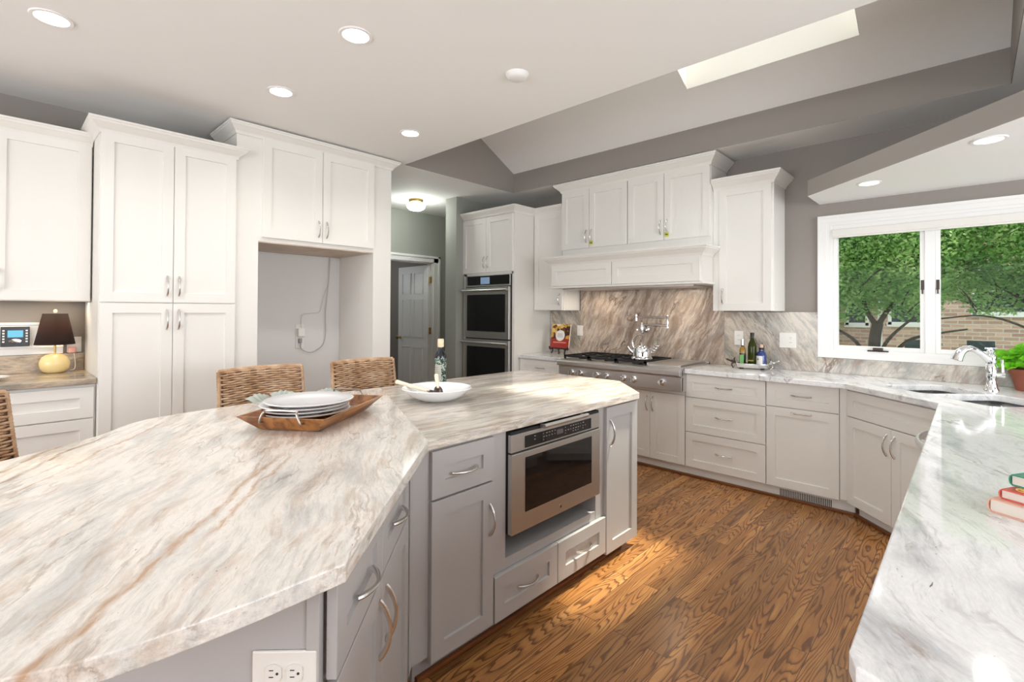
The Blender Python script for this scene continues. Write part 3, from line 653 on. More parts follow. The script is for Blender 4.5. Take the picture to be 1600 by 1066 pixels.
mb = MB(); mb.box(.935, 1.25, .06, .57, .912, .93); mb.box(.935, .945, .06, .57, .93, .94); mb.box(1.24, 1.25, .06, .57, .93, .94); mb.build('griddle', M['steel'], t, bevel=.003)
for x in (-2.887, -2.780, -2.596, -2.490, -2.308, -2.204, -1.937):
    k = MB().lathe([(0, 0), (.030, 0), (.030, .006), (.022, .010), (.024, .030), (.021, .036), (0, .037)], 24).xf(Matrix.Rotation(PI/2, 4, 'X')).build('knob', M['chrome'], t, smooth=True, loc=(x+3.045, 0, .789))
    B(-.005, .005, -.046, -.030, -.022, .022).build('knob_grip', M['chrome'], k, bevel=.002)
# base cabinet below
t = thing('cooktop_base_cabinet', 'white base cabinet with doors under the stainless rangetop', 'cabinet', (-3.057, 4.05, 0))
B(0, 1.282, 0, .50, .1, .72).build('body', M['white'], t)
B(.0, 1.282, -.02, 0, .688, .718).build('top_rail', M['white'], t)
for i in range(4):
    x0 = .003+i*.3195; hx = x0+.29 if i % 2 == 0 else x0+.027
    front(t, 'door', x0, x0+.3165, .092, .683, hx, .575, fr=.058)
# drawers base
t = thing('drawer_base_cabinet', 'white base cabinet of three drawers just right of the rangetop', 'cabinet', (-1.773, 4.05, 0))
B(0, .629, 0, .50, .1, .874).build('body', M['white'], t)
for (z0, z1) in ((.678, .866), (.386, .672), (.092, .38)): front(t, 'drawer', .003, .626, z0, z1, .315, (z0+z1)/2+.005)
t = thing('pullout_base_cabinet', 'white base cabinet with one drawer above a pull-out front, over the floor vent', 'cabinet', (-1.143, 4.05, 0))
B(0, .471, 0, .50, .1, .874).build('body', M['white'], t)
front(t, 'drawer', .003, .468, .69, .868, .235, .782); front(t, 'drawer', .003, .468, .092, .684, .235, .655)
mb = MB(); mb.box(-3.057, -.59, 4.075, 4.10, .0, .1); tag(mb.build('toe_kick_board', M['white']), 'white toe-kick board along the floor below the range wall cabinets', 'toe kick')
t = thing('toe_kick_vent', 'slotted floor register in the toe kick under the pull-out cabinet', 'vent', (-1.07, 4.075, 0))
B(0, .355, -.004, 0, .012, .078).build('frame', M['white'], t)
mb = MB()
for k in range(30): mb.box(.012+k*.0112, .018+k*.0112, -.0048, -.0035, .020, .070)
mb.build('slots', M['darkgap'], t)
# filler + diagonal sink base
mb = MB(); mb.prism([(-.671, 4.035), (-.632, 4.035), (-.60, 4.06), (-.60, 4.2), (-.671, 4.2)], .1, .874); tag(mb.build('filler_strip', M['white']), 'narrow white corner filler between the pull-out cabinet and sink cabinet', 'filler')
DL = .80
t = thing('sink_base_cabinet', 'diagonal white sink cabinet with a false drawer front and two doors', 'cabinet', (-.625, 4.04, 0), -PI/4)
B(.0, DL, .0, .36, .1, .60).build('body', M['white'], t); B(0, DL, 0, .02, .6, .874).build('front_frame', M['white'], t)
B(.03, DL-.02, .055, .1, 0, .1).build('toe_kick', M['white'], t)
front(t, 'drawer_panel', .015, DL-.02, .69, .862); front(t, 'door', .015, .388, .095, .683, .36, .58); front(t, 'door', .392, DL-.02, .095, .683, .42, .58)
# shoe moulding
mb = MB(); mb.box(-3.05, -.585, 4.052, 4.074, 0, .02); tag(mb.build('shoe_moulding', M['shoe'], bevel=.005), 'stained wood shoe moulding on the floor along the range wall toe kick', 'moulding')
mb = MB(); mb.box(0, .78, -.022, 0, 0, .02); o = mb.build('shoe_moulding', M['shoe'], bevel=.005, loc=(-.585, 4.074, 0), rot=(0, 0, -PI/4)); tag(o, 'stained wood shoe moulding on the floor below the diagonal sink cabinet', 'moulding')

# peninsula cabinets facing the aisle
t = thing('peninsula_cabinet', 'white cabinet run under the granite peninsula on the right', 'cabinet', (-.085, 3.40, 0), -PI/2)
B(.0, 2.53, .0, .60, .1, .874).build('body', M['white'], t); B(.0, 2.50, .07, .55, 0, .1).build('toe_kick', M['white'], t)
front(t, 'door', .75, 1.20, .11, .865, 1.16, .7); front(t, 'door', 1.21, 1.66, .11, .865, 1.25, .7); front(t, 'drawer', 1.67, 2.5, .6, .865, 2.08, .74); front(t, 'drawer', 1.67, 2.5, .11, .59, 2.08, .4)
t = thing('dishwasher', 'dishwasher with a bowed silver handle in the peninsula', 'dishwasher', (-.087, 3.30, 0), -PI/2)
B(0, .595, -.02, -.002, .11, .868).build('door_panel', M['white'], t, bevel=.003)
mb = MB(); pts = []
for i in range(17):
    s = i/16; pts.append((.04+.515*s, -.02-.082*math.sin(PI*s)**.6 if 0 < s < 1 else -.02, .80))
mb.tube(pts, .011, 10, 1.5); mb.build('handle', mat('satin aluminium', (.78, .79, .80), .3, .9), t, smooth=True)

# ------------------------------------------------------------------ MAIN COUNTER with sink cut-outs
pen = [(-1.762, 3.985), (-.628, 3.955), (-.135, 3.475), (-.13, .845), (-.117, .81), (-.085, .795), (1.0, .795), (1.0, 4.548), (-1.762, 4.548)]
mb = MB(); mb.prism(pen, .876, .914)
ctr = mb.build('main_countertop', M['pen_granite'])
tag(ctr, 'pale grey granite counter from the rangetop around the sink to the peninsula', 'countertop')
# sink frame: origin, along (1,-1)/R2 = a, across (1,1)/R2 = b
def dg(s, d):   # s = x+y, d = y-x
    return ((s-d)/2, (s+d)/2)
sinks = [(3.60, 4.17, 4.50, 4.02), (3.60, 4.17, 3.97, 3.45)]   # s0,s1,d1,d0
def rrect(s0, s1, d1, d0, r=.06, n=5):
    pts = []
    cs = [(s0+r, d0+r, PI), (s1-r, d0+r, 1.5*PI), (s1-r, d1-r, 0), (s0+r, d1-r, .5*PI)]
    for cs_, cd_, a0 in cs:
        for k in range(n+1):
            a = a0 + k*(PI/2)/n; pts.append(dg(cs_+r*math.cos(a), cd_+r*math.sin(a)))
    return pts
cut = MB()
for q in sinks: cut.prism(rrect(*q), .80, 1.0)
co = cut.build('cutter', M['steel'])
bm_ = ctr.modifiers.new('cut', 'BOOLEAN'); bm_.operation = 'DIFFERENCE'; bm_.object = co; bm_.solver = 'EXACT'
bv = ctr.modifiers.new('bevel', 'BEVEL'); bv.width = .005; bv.segments = 3; bv.limit_method = 'ANGLE'; bv.angle_limit = math.radians(50)
dgp = bpy.context.evaluated_depsgraph_get(); me = bpy.data.meshes.new_from_object(ctr.evaluated_get(dgp))
ctr.modifiers.clear(); ctr.data = me; bpy.data.objects.remove(co)
t = thing('double_sink', 'stainless undermount double sink set diagonally in the counter', 'sink', (0, 0, 0))
t.location = (*dg(3.89, 3.98), .68)
for (s0, s1, d1, d0) in sinks:
    bm = bmesh.new()
    top = rrect(s0-.012, s1+.012, d1+.012, d0-.012, .065); bot = rrect(s0+.02, s1-.02, d1-.02, d0+.02, .09)
    n = len(top); V = [bm.verts.new((x-t.location.x, y-t.location.y, .876-.001-.68)) for x, y in top]; V2 = [bm.verts.new((x-t.location.x, y-t.location.y, 0.012)) for x, y in bot]
    for i in range(n): bm.faces.new((V[i], V[(i+1) % n], V2[(i+1) % n], V2[i]))
    bm.faces.new(V2[::-1])
    me = bpy.data.meshes.new('bowl'); bm.to_mesh(me); bm.free(); me.materials.append(M['sinksteel'])
    for p in me.polygons: p.use_smooth = len(p.vertices) == 4
    o = bpy.data.objects.new('bowl', me); COL.objects.link(o); o.parent = t
    sm = o.modifiers.new('s', 'SOLIDIFY'); sm.thickness = .002; sm.offset = 1
    cx_, cy_ = dg((s0+s1)/2, (d0+d1)/2)
    MB().lathe([(0, 0), (.04, 0), (.042, .003), (0, .004)], 20, (cx_-t.location.x, cy_-t.location.y, .0125)).build('drain', M['chrome'], o, smooth=True)

# faucet
fx, fy = .083, 4.236
t = thing('kitchen_faucet', 'polished chrome arched faucet with side lever behind the sink', 'faucet', (fx, fy, .914))
prof = [(0, 0), (.036, 0), (.036, .008), (.030, .02), (.024, .05), (.020, .075), (.024, .085), (.026, .11), (.026, .16), (.022, .168), (.026, .178), (.026, .215), (.018, .228), (.012, .232), (.016, .240), (.022, .250), (.010, .258), (0, .26)]
MB().lathe(prof, 28).build('column', M['chrome'], t, smooth=True)
d = Vector((-.80, -.60, 0)).normalized()
pp = []; rr = []
for s, z, r in ((.0, .178, .018), (.03, .205, .017), (.06, .232, .016), (.09, .252, .016), (.12, .262, .018), (.15, .256, .022), (.175, .236, .026), (.19, .205, .029), (.195, .188, .030)):
    pp.append(d*s + Vector((0, 0, z))); rr.append(r)
MB().tube(pp, rr, 16).build('spout', M['chrome'], t, smooth=True)
mb = MB(); e = Vector((.75, .3, 0)); mb.tube([(0, 0, .10), e*.055+Vector((0, 0, .10)), e*.075+Vector((0, 0, .10))], [.016, .016, .02], 14); mb.tube([e*.07+Vector((0, 0, .10)), e*.068+Vector((0, 0, .15)), e*.066+Vector((0, 0, .195))], [.008, .007, .010], 10); mb.build('lever', M['chrome'], t, smooth=True)
mb = MB(); mb.tube([(-.028, 0, .262), (.028, 0, .262)], .005, 8); mb.tube([(0, -.028, .262), (0, .028, .262)], .005, 8); mb.build('cross_cap', M['chrome'], t, smooth=True)
# potted plant
t = thing('potted_plant', 'terracotta pot with bright green leaves on the counter behind the faucet', 'potted plant', (.268, 4.40, .914))
MB().lathe([(0, 0), (.072, 0), (.098, .105), (.106, .105), (.108, .135), (.098, .135), (.094, .11), (0, .108)], 32).build('pot', M['terracotta'], t, smooth=True)
mb = MB(); rnd = random.Random(3)
for i in range(230):
    a = rnd.uniform(0, 2*PI); r = rnd.uniform(0, .17) ** 1.0; L_ = rnd.uniform(.05, .085); z = .11 + rnd.uniform(.02, .14)*(1-(r/.22)**2) + .02
    c = Vector((r*math.cos(a), r*math.sin(a), z)); di = Vector((math.cos(a+rnd.uniform(-.8, .8)), math.sin(a+rnd.uniform(-.8, .8)), rnd.uniform(-.1, .9))).normalized()
    sd = di.cross(Vector((rnd.uniform(-1, 1), rnd.uniform(-1, 1), 1))).normalized(); nn = sd.cross(di)
    w_ = L_*.42; vs = []
    for k in range(5):
        s = k/4; ww = w_*math.sin(PI*min(.98, s*.9+.08)); b_ = c + di*(s-.3)*L_ - nn*.35*L_*s*s
        vs += [b_ - sd*ww + nn*rnd.uniform(0, .012), b_ + nn*(-.006), b_ + sd*ww + nn*rnd.uniform(0, .012)]
    mb.add(vs, [(k*3+j, k*3+j+1, k*3+4+j, k*3+3+j) for k in range(4) for j in range(2)])
o = mb.build('foliage', M['lettuce'], t, smooth=True)
# books
def book(name, label, corner, ang, z, w_, d_, h_, cover, group='books stacked on the peninsula'):
    t = thing(name, label, 'book', (corner[0], corner[1], z), ang, group)
    c = mat('cover ' + name, cover, .45); pg = bpy.data.materials.get('page block') or mat('page block', srgb(226, 216, 204), .8)
    # spine (rounded) at local x=0, lower edge faces -y
    mb = MB(); mb.box(.004, w_, 0, d_, 0, .0028); mb.box(.004, w_, 0, d_, h_-.0028, h_)
    prof = [(.005-.007*max(0, math.sin(PI*k/8))**.5, h_*k/8) for k in range(9)]; inn = [(x+.003, min(max(z_, .0028), h_-.0028)) for x, z_ in prof][::-1]
    q = MB().prism(prof + inn, 0, d_).xf(Matrix(((1,0,0,0),(0,0,1,0),(0,1,0,0),(0,0,0,1)))); mb.add(q.v, q.f)
    mb.build('cover', c, t); B(.003, w_-.005, .004, d_-.004, .0029, h_-.0029).build('pages', pg, t)
    return t
an = math.atan2(-.45, .89)
book('book', 'peach-covered hardback book, lowest of the stack on the peninsula', (.026, 1.662), an, .9145, .26, .19, .033, srgb(226, 172, 150))
book('book', 'red hardback book, second from the bottom of the peninsula stack', (.046, 1.672), an-.02, .948, .25, .18, .024, srgb(214, 96, 84))
book('book', 'thin yellow book between the red and the green books on the peninsula', (.075, 1.672), an-.03, .9725, .22, .17, .007, srgb(240, 196, 110))
book('book', 'green hardback book, near the top of the stack on the peninsula', (.064, 1.688), an-.05, .980, .24, .175, .027, srgb(60, 140, 112))
book('book', 'pink book on the very top of the stack on the peninsula', (.10, 1.73), an-.02, 1.0075, .22, .15, .012, srgb(236, 140, 130))

# ------------------------------------------------------------------ ISLAND
isl = [(-1.44, 2.635), (-1.77, 2.97), (-2.60, 2.97), (-2.66, 2.86), (-2.70, .90), (-2.62, .47), (-2.40, .27), (-2.227, .03), (-2.10, -.22), (-1.7, -.42), (-1.25, -.36), (-1.02, -.16), (-.90, .05), (-.872, .18), (-.865, .31), (-.868, .465), (-1.462, 1.108)]
isl = isl[:4] + [(p.x, p.y) for p in smooth_path([(x, y, 0) for x, y in isl[4:15]], 4)] + isl[15:]
far = [isl[-1]] + isl[:4] + [(-2.685, 1.66)]
near = [isl[-1], (-2.685, 1.66)] + isl[4:-1]
t = thing('island_countertop', 'large white granite island top with tan and grey veining', 'countertop', (0, 0, 0))
MB().prism(far, .876, .914).build('slab', M['isl_granite2'], t, bevel=.003, seg=3); MB().prism(near, .876, .914).build('slab', M['isl_granite'], t, bevel=.003, seg=3)
RI = PI/2
XI = -1.485      # body face; door fronts at -1.465
t = thing('island_drawer_cabinet', 'grey island cabinet with one drawer over a door, left of the microwave drawer', 'cabinet', (XI, 1.09, 0), RI)
B(0, .366, 0, .60, .1, .874).build('body', M['grey'], t); B(.0, .366, .045, .55, 0, .1).build('toe_kick', M['grey'], t)
front(t, 'drawer', .038, .362, .685, .865, .20, .765, mt='grey'); front(t, 'door', .038, .362, .08, .677, .338, .525, mt='grey')
t = thing('island_microwave_cabinet', 'grey island cabinet holding the microwave drawer over an open slot and two drawers', 'cabinet', (XI, 1.458, 0), RI)
B(0, .085, 0, .6, .27, .874).build('stile', M['grey'], t, bevel=.001); B(.785, .858, 0, .6, .27, .874).build('stile', M['grey'], t, bevel=.001)
mb = MB(); mb.box(.085, .785, .002, .60, .27, .315); mb.box(.085, .785, .58, .6, .315, .874); mb.build('shelf', M['grey'], t)
B(0, .858, 0, .6, .1, .268).build('lower_box', M['grey'], t); B(0, .858, .045, .55, 0, .1).build('toe_kick', M['grey'], t)
front(t, 'drawer', .003, .429, .075, .268, .215, .175, mt='grey'); front(t, 'drawer', .433, .856, .075, .268, .645, .175, mt='grey')
t = thing('island_end_cabinet', 'grey single-door cabinet at the right end of the island', 'cabinet', (XI, 2.318, 0), RI)
B(0, .342, 0, .60, .1, .874).build('body', M['grey'], t); B(.0, .24, .045, .55, 0, .1).build('toe_kick', M['grey'], t)
front(t, 'door', .004, .339, .055, .862, .036, .72, mt='grey', hl=.14)
tag(B(-2.42, -2.10, .95, 2.66, .0, .874).build('island_back_panel', M['grey']), 'grey panelled back of the island behind its cabinets', 'panel')
# corner filler and diagonal cabinet: face sum x+y=-.43
nx, ny = -.882, .452
t = thing('island_diagonal_cabinet', 'grey diagonal island cabinet with two drawers over two doors', 'cabinet', (nx-.014, ny-.014, 0), math.radians(135))
DW = .83
B(.03, DW, 0, .45, .1, .874).build('body', M['grey'], t); B(.03, DW, .05, .42, 0, .1).build('toe_kick', M['grey'], t)
for (x0, x1, hx) in ((.012, .385, .21), (.389, .775, .58)):
    front(t, 'drawer', x0, x1, .685, .865, hx, .762, mt='grey'); 
front(t, 'door', .012, .385, .08, .677, .350, .56, mt='grey', hl=.15); front(t, 'door', .389, .775, .08, .677, .424, .56, mt='grey', hl=.15)
# end panel facing the camera
mb = MB(); mb.box(-.62, -.024, 0, .02, .0, .874); mb.xf(Matrix.Translation((nx-.02, ny-.02, 0)) @ Matrix.Rotation(PI/4, 4, 'Z')); mb.xf((Matrix.Translation((nx-.014, ny-.014, 0)) @ Matrix.Rotation(math.radians(135), 4, 'Z')).inverted()); mb.build('end_panel', M['grey'], t)
mb = MB(); mb.box(-.024, .0, -.005, .02, 0, .874); mb.xf(Matrix.Translation((nx-.02, ny-.02, 0)) @ Matrix.Rotation(PI/4, 4, 'Z')); mb.xf((Matrix.Translation((nx-.014, ny-.014, 0)) @ Matrix.Rotation(math.radians(135), 4, 'Z')).inverted()); mb.build('corner_stile', M['grey'], t, bevel=.001)
t2 = thing('island_outlet', 'white double outlet plate on the grey island end panel', 'outlet', (nx-.02-.045, ny-.02-.045, .713), PI/4)
B(-.060, .060, -.006, 0, -.04, .04).build('plate', M['plastic'], t2, bevel=.003)
for s_ in (-1, 1):
    x = .0195*s_
    pl_ = [(x + max(-.0145, min(.0145, .0175*math.cos(a*PI/14))), .0175*math.sin(a*PI/14)) for a in range(28)]
    r = MB().prism(pl_, 0, .0028).xf(Matrix(((1,0,0,0),(0,0,-1,-.006),(0,1,0,0),(0,0,0,1)))).build('receptacle', M['plastic'], t2)
    for (b0, b1) in ((.0055, .007), (-.007, -.0055)): B(x-.0075, x+.0005, -.0096, -.0088, b0, b1).build('slot', M['slot'], r)
    MB().lathe([(0, 0), (.0024, 0), (.0024, .001), (0, .001)], 10).xf(Matrix.Rotation(PI/2, 4, 'X')).build('ground_hole', M['slot'], r, loc=(x+.0075, -.0088, 0))

tag(B(-1.53, -1.51, 1.10, 2.56, 0, .02).build('shoe_moulding', M['shoe'], bevel=.005), 'stained wood shoe moulding on the floor along the island toe kick', 'moulding')

mb = MB(); mb.prism([(-1.448, 1.018), (-1.483, 1.053), (-1.483, 1.10), (-1.62, 1.10), (-1.62, .96)], .1, .874); tag(mb.build('island_filler_strip', M['grey']), 'grey filler at the inner corner of the island left of the drawer cabinet', 'filler')
# microwave drawer
t = thing('microwave_drawer', 'stainless microwave drawer built into the grey island', 'microwave', (-1.455, 1.546, 0), RI)
MW = .688
B(0.002, MW-.002, .005, .56, .418, .865).build('chassis', M['darkgap'], t)
B(.0, MW, -.0, .02, .775, .852).build('control_strip', M['steel'], t, bevel=.002); B(.088, .606, -.002, 0, .783, .836).build('control_glass', M['blackglass'], t)
M['greytext'] = mat('grey print', srgb(150, 140, 140), .5)
rnd = random.Random(5); mb = MB()
for row, z in ((0, .823), (1, .808), (2, .795)):
    x = .15
    while x < .57:
        if not (.30 < x < .37):
            w_ = rnd.uniform(.005, .012)
            if rnd.random() < (.9 if row < 2 else .5): mb.box(x, x+w_, -.0024, -.002, z, z+.004)
        x += .021
mb.build('control_lettering', M['greytext'], t)
B(.315, .365, -.0026, -.002, .802, .824).build('display', mat('dim display', srgb(90, 84, 88), .3), t)
d = B(.0, MW, -.004, .02, .420, .768).build('drawer_front', M['steel'], t, bevel=.002); B(.088, .606, -.006, -.004, .500, .742).build('window_glass', M['blackglass'], d)
lg = MB().lathe([(0, 0), (.009, 0), (.009, .0015), (0, .0015)], 20).xf(Matrix.Rotation(PI/2, 4, 'X')).build('round_logo', M['chrome'], d, loc=(.345, -.004, .452)); MB().lathe([(.0062, .0014), (.0068, .0014), (.0068, .002), (.0062, .002)], 16).xf(Matrix.Rotation(PI/2, 4, 'X')).build('logo_ring', M['slot'], lg)
mb = MB(); mb.tube([(.185, -.032, .868), (.53, -.032, .868)], .010, 12)
for x in (.20, .515): mb.box(x-.008, x+.008, -.03, .0, .855, .872)
mb.build('handle', M['steel'], t, smooth=True)

# ------------------------------------------------------------------ STOOLS
def weave(mb, fn, nu, nv, W, Hh, amp=.010, cw=.046, rh=.0165, side=1):
    vs = []
    for j in range(nv+1):
        for i in range(nu+1):
            u = i/nu; v = j/nv; row = int(v*Hh/rh)
            a = math.sin(PI*(u*W/cw) + PI*(row % 2)); s = abs(math.sin(PI*(v*Hh/rh)))
            vs.append(fn(u, v, side*(amp*(s*.75 + s*a*.75))))
    mb.add(vs, [(j*(nu+1)+i, j*(nu+1)+i+1, (j+1)*(nu+1)+i+1, (j+1)*(nu+1)+i) for j in range(nv) for i in range(nu)])
def stool_meshes():
    # local: sitter faces -y ... seat centre at origin, back at +y
    W, z0, z1 = .47, .66, 1.045
    def fb(u, v, d, th):
        w_ = W*(1-.02*v); x = (u-.5)*w_; c = .05*(1-(2*u-1)**2)     # slight wrap
        z = z0 + (z1-z0)*v + .006*math.sin(PI*u)*v; y = .19 + .06*v + c*.6 + th
        e = min(1, 12*min(u, 1-u, 1-v+.0)); 
        return (x, y + d, z)
    mb = MB(); rows = 30; nu = 66; stakes = 11; rr_ = random.Random(4)
    for side in (-1, 1):
        for j in range(rows):
            v = (j+.6)/(rows+.3); pts = []; e = .5*rr_.uniform(.9, 1.1)
            for i in range(nu+1):
                u = i/nu; edge = min(1, 10*min(u, 1-u, (1-v)*1.2)+.15)
                wv = math.sin(PI*u*stakes + PI*(j % 2))
                pts.append(Vector(fb(u, v, side*(.017*edge + .0055*wv), 0)) + Vector((0, 0, .0012*math.sin(u*40+j))))
            mb.tube(pts, [.0062*rr_.uniform(.88, 1.1)]*(nu+1), 6, 1.0)
    for i in range(stakes+1):
        u = min(.99, max(.01, (i+.0)/stakes)); 
        mb.tube([Vector(fb(u, k/6, 0, 0)) for k in range(7)], .010, 6)
    # rim
    for (n, g) in ((60, lambda s: (0, s)), (60, lambda s: (1, s)), (80, lambda s: (s, 1))):
        pts = [Vector(fb(*g(k/n), 0, 0)) for k in range(n+1)]; mb.tube(pts, [.010+.0025*abs(math.sin(k*1.3)) for k in range(n+1)], 8)
    back = mb
    core = MB(); cv = []  # dark inner sheet added as shade behind the woven gaps
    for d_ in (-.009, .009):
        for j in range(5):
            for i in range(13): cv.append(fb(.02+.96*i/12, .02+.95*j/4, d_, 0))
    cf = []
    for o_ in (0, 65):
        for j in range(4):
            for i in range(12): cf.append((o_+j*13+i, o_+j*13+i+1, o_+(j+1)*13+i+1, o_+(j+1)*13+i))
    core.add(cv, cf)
    seat = MB()
    def fs(u, v, d): return ((u-.5)*.46, -.21+.42*v, .66+d)
    weave(seat, fs, 80, 40, .46, .42, rh=.018); seat.box(-.228, .228, -.208, .208, .60, .657)
    legs = []
    for sx_, sy_ in ((-1, -1), (1, -1), (-1, 1), (1, 1)): legs.append(MB().tube([(sx_*.205, sy_*.185, 0), (sx_*.20, sy_*.18, .6)], [.016, .021], 8))
    st = MB()
    for z in (.22,):
        st.tube([(-.203, -.183, z), (.203, -.183, z)], .012, 8); st.tube([(-.203, .183, z), (.203, .183, z)], .012, 8)
        st.tube([(-.203, -.183, z+.05), (-.203, .183, z+.05)], .012, 8); st.tube([(.203, -.183, z+.05), (.203, .183, z+.05)], .012, 8)
    return back, core, seat, legs, st
back, core, seat, legs, st = stool_meshes()
def first_stool(label, loc, rz):
    t = thing('wicker_stool', label, 'stool', loc, rz, 'woven counter stools at the island')
    back.build('backrest', M['wicker'], t, smooth=True); core.build('backrest_gap_shade', M['legwood'], t); seat.build('seat', M['wicker'], t)
    for l in legs: l.build('leg', M['legwood'], t, smooth=True)
    st.build('stretcher', M['legwood'], t, smooth=True); return t
def copy_thing(r, label, loc, rz):
    c = r.copy(); COL.objects.link(c); c.location = loc; c.rotation_euler = (0, 0, rz); c['label'] = label
    for ch in list(r.children):
        q = ch.copy(); COL.objects.link(q); q.parent = c
    return c
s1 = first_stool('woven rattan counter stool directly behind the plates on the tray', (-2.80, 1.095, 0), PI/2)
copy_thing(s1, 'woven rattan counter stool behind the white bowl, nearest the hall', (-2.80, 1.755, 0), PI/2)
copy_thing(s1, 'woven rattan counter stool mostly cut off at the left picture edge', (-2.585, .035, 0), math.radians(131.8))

# ------------------------------------------------------------------ TRAY, PLATES, NAPKINS
ta = math.atan2(-.213, -.3)     # local x along the short side
t = thing('wooden_tray', 'brown wooden tray with metal end handles under the plates', 'tray', (-2.097, .985, .9145), math.radians(35.4))
def traypart(mb):
    hx, hy, bx, by, h_, th = .185, .275, .125, .215, .062, .010
    # bottom
    mb.box(-bx, bx, -by, by, .004, .014)
    O = [(-hx, -hy), (hx, -hy), (hx, hy), (-hx, hy)]; I = [(-bx, -by), (bx, -by), (bx, by), (-bx, by)]
    for i in range(4):
        j = (i+1) % 4
        a, b, c, d_ = I[i], I[j], O[j], O[i]
        def inn(p, k): return (p[0]-math.copysign(k, p[0]), p[1]-math.copysign(k, p[1]))
        v = [(*a, .002), (*b, .002), (*c, h_), (*d_, h_), (*inn(a, th), .010), (*inn(b, th), .010), (*inn(c, th), h_), (*inn(d_, th), h_)]
        mb.add(v, [(0,1,2,3), (7,6,5,4), (0,4,5,1), (1,5,6,2), (2,6,7,3), (3,7,4,0)])
    return mb
traypart(MB()).build('tray_body', M['acacia'], t)
for s in (-1, 1):
    y = s*.255; pts = [(-.085, y, .04), (-.085, y+s*.022, .045), (-.07, y+s*.022, .080), (-.055, y+s*.01, .088), (.055, y+s*.01, .088), (.07, y+s*.022, .080), (.085, y+s*.022, .045), (.085, y, .04)]
    MB().tube(smooth_path(pts, 5), .0045, 8).build('handle', M['darknickel'], t, smooth=True)
PS = 1.2
pp = [(0, .0), (.075, .0), (.08, .004), (.12, .010), (.154, .020), (.156, .023), (.152, .0245), (.118, .0145), (.078, .0075), (0, .006)]
pos = [(-2.165, .965, .9265, 0, 'lowest white dinner plate in the stack on the wooden tray'), (-2.17, .962, .941, 0, 'second white dinner plate from the bottom of the tray stack'), (-2.165, .96, .956, 0, 'third white dinner plate, just beneath the top one on the tray'), (-2.155, .975, .971, 0, 'topmost white dinner plate on the stack in the tray')]
p0 = None
for (x, y, z, tl, lb) in pos:
    if p0 is None:
        p0 = MB().lathe([(a_*PS, b_*PS) for a_, b_ in pp], 56).build('dinner_plate', M['china'], smooth=True); o = p0
    else:
        o = p0.copy(); COL.objects.link(o)
    o.location = (x, y, z); o.rotation_euler = (tl, -tl, 0); tag(o, lb, 'plate', 'white plates stacked on the tray')
M['linen'] = mat('sage linen', srgb(176, 182, 172), .85, bump=(200, .4))
def napkin(label, loc, rz, L_=.17):
    mb = MB(); rnd = random.Random(int(loc[0]*1000)); nu, nv = 16, 10; vs = []
    for j in range(nv+1):
        for i in range(nu+1):
            u = i/nu; v = j/nv-.5; fan = (.03 + .07*u)*.6
            vs.append(((u-.5)*L_, v*fan*2, .012 + .010*abs(math.sin(v*14)) + .035*u*u*(1-abs(v)) + .004*math.sin(u*9)))
    mb.add(vs, [(j*(nu+1)+i, j*(nu+1)+i+1, (j+1)*(nu+1)+i+1, (j+1)*(nu+1)+i) for j in range(nv) for i in range(nu)])
    o = mb.build('napkin', M['linen'], smooth=True, loc=loc, rot=(0, 0, rz)); sm = o.modifiers.new('s', 'SOLIDIFY'); sm.thickness = .003
    return tag(o, label, 'napkin', 'linen napkins tucked in the tray')
napkin('sage green folded napkin poking out at the left behind the plates', (-2.33, .845, .958), math.radians(200), .09)
napkin('sage green folded napkin rising behind the middle of the plates', (-2.37, .94, .956), math.radians(150), .08)
napkin('sage green napkin at the far end of the tray near the back handle', (-2.33, 1.13, .95), math.radians(125), .07)
def cutlery(name, label, loc, rz, kind):
    mb = MB(); mb.tube([(-.09, 0, 0), (-.04, 0, .002), (.03, 0, .003)], [.006, .004, .003], 8, .45)
    if kind == 'spoon':
        q = MB().lathe([(0, -.004), (.015, -.002), (.02, .003), (.0195, .004), (.0145, 0), (0, -.002)], 16, sx=1.6, sy=1); q.xf(Matrix.Translation((.058, 0, .002))); mb.add(q.v, q.f)
    else:
        mb.box(.028, .05, -.011, .011, .001, .004)
        for k in range(4): mb.box(.05, .088, -.011+k*.0063, -.0078+k*.0063, .001, .003)
    return tag(mb.build(name, M['chrome'], smooth=True, loc=loc, rot=(0, 0, rz)), label, 'cutlery')
cutlery('spoon', 'silver spoon lying in the tray beside the plates, nearer the back handle', (-2.15, 1.165, .9335), math.radians(80), 'spoon')
cutlery('fork', 'silver fork lying in the tray just right of the plates', (-2.075, 1.13, .9335), math.radians(125), 'fork')
# bowl with servers
t = thing('serving_bowl', 'wide shallow white serving bowl on the island', 'bowl', (-2.085, 1.633, .9145))
MB().lathe([(0, 0), (.07, 0), (.10, .008), (.145, .030), (.178, .060), (.186, .068), (.182, .071), (.170, .062), (.135, .035), (.09, .015), (0, .010)], 56).build('bowl', M['china'], t, smooth=True)
M['servedark'] = mat('dark horn', srgb(62, 40, 36), .3); M['bone'] = mat('cream bone handle', srgb(242, 228, 204), .35)
def server(label, A, Bp):
    A = Vector(A); Bp = Vector(Bp); t = thing('salad_server', label, 'utensil', A); d = Bp-A; Ln = d.length
    t.rotation_mode = 'QUATERNION'; q = d.to_track_quat('X', 'Z'); t.rotation_quaternion = q
    MB().tube([(.03, 0, 0), (Ln*.45, 0, 0), (Ln-.004, 0, 0), (Ln, 0, 0)], [.007, .010, .012, .006], 14).build('handle', M['bone'], t, smooth=True)
    MB().lathe([(0, -.004), (.022, -.003), (.030, .003), (.029, .005), (.021, 0), (0, -.001)], 20, sx=1.5, sy=.8).build('spoon_head', M['servedark'], t, smooth=True)
    return t
server('salad server lying across the bowl with its pale handle over the left rim', (-2.07, 1.60, .960), (-2.315, 1.53, 1.000))
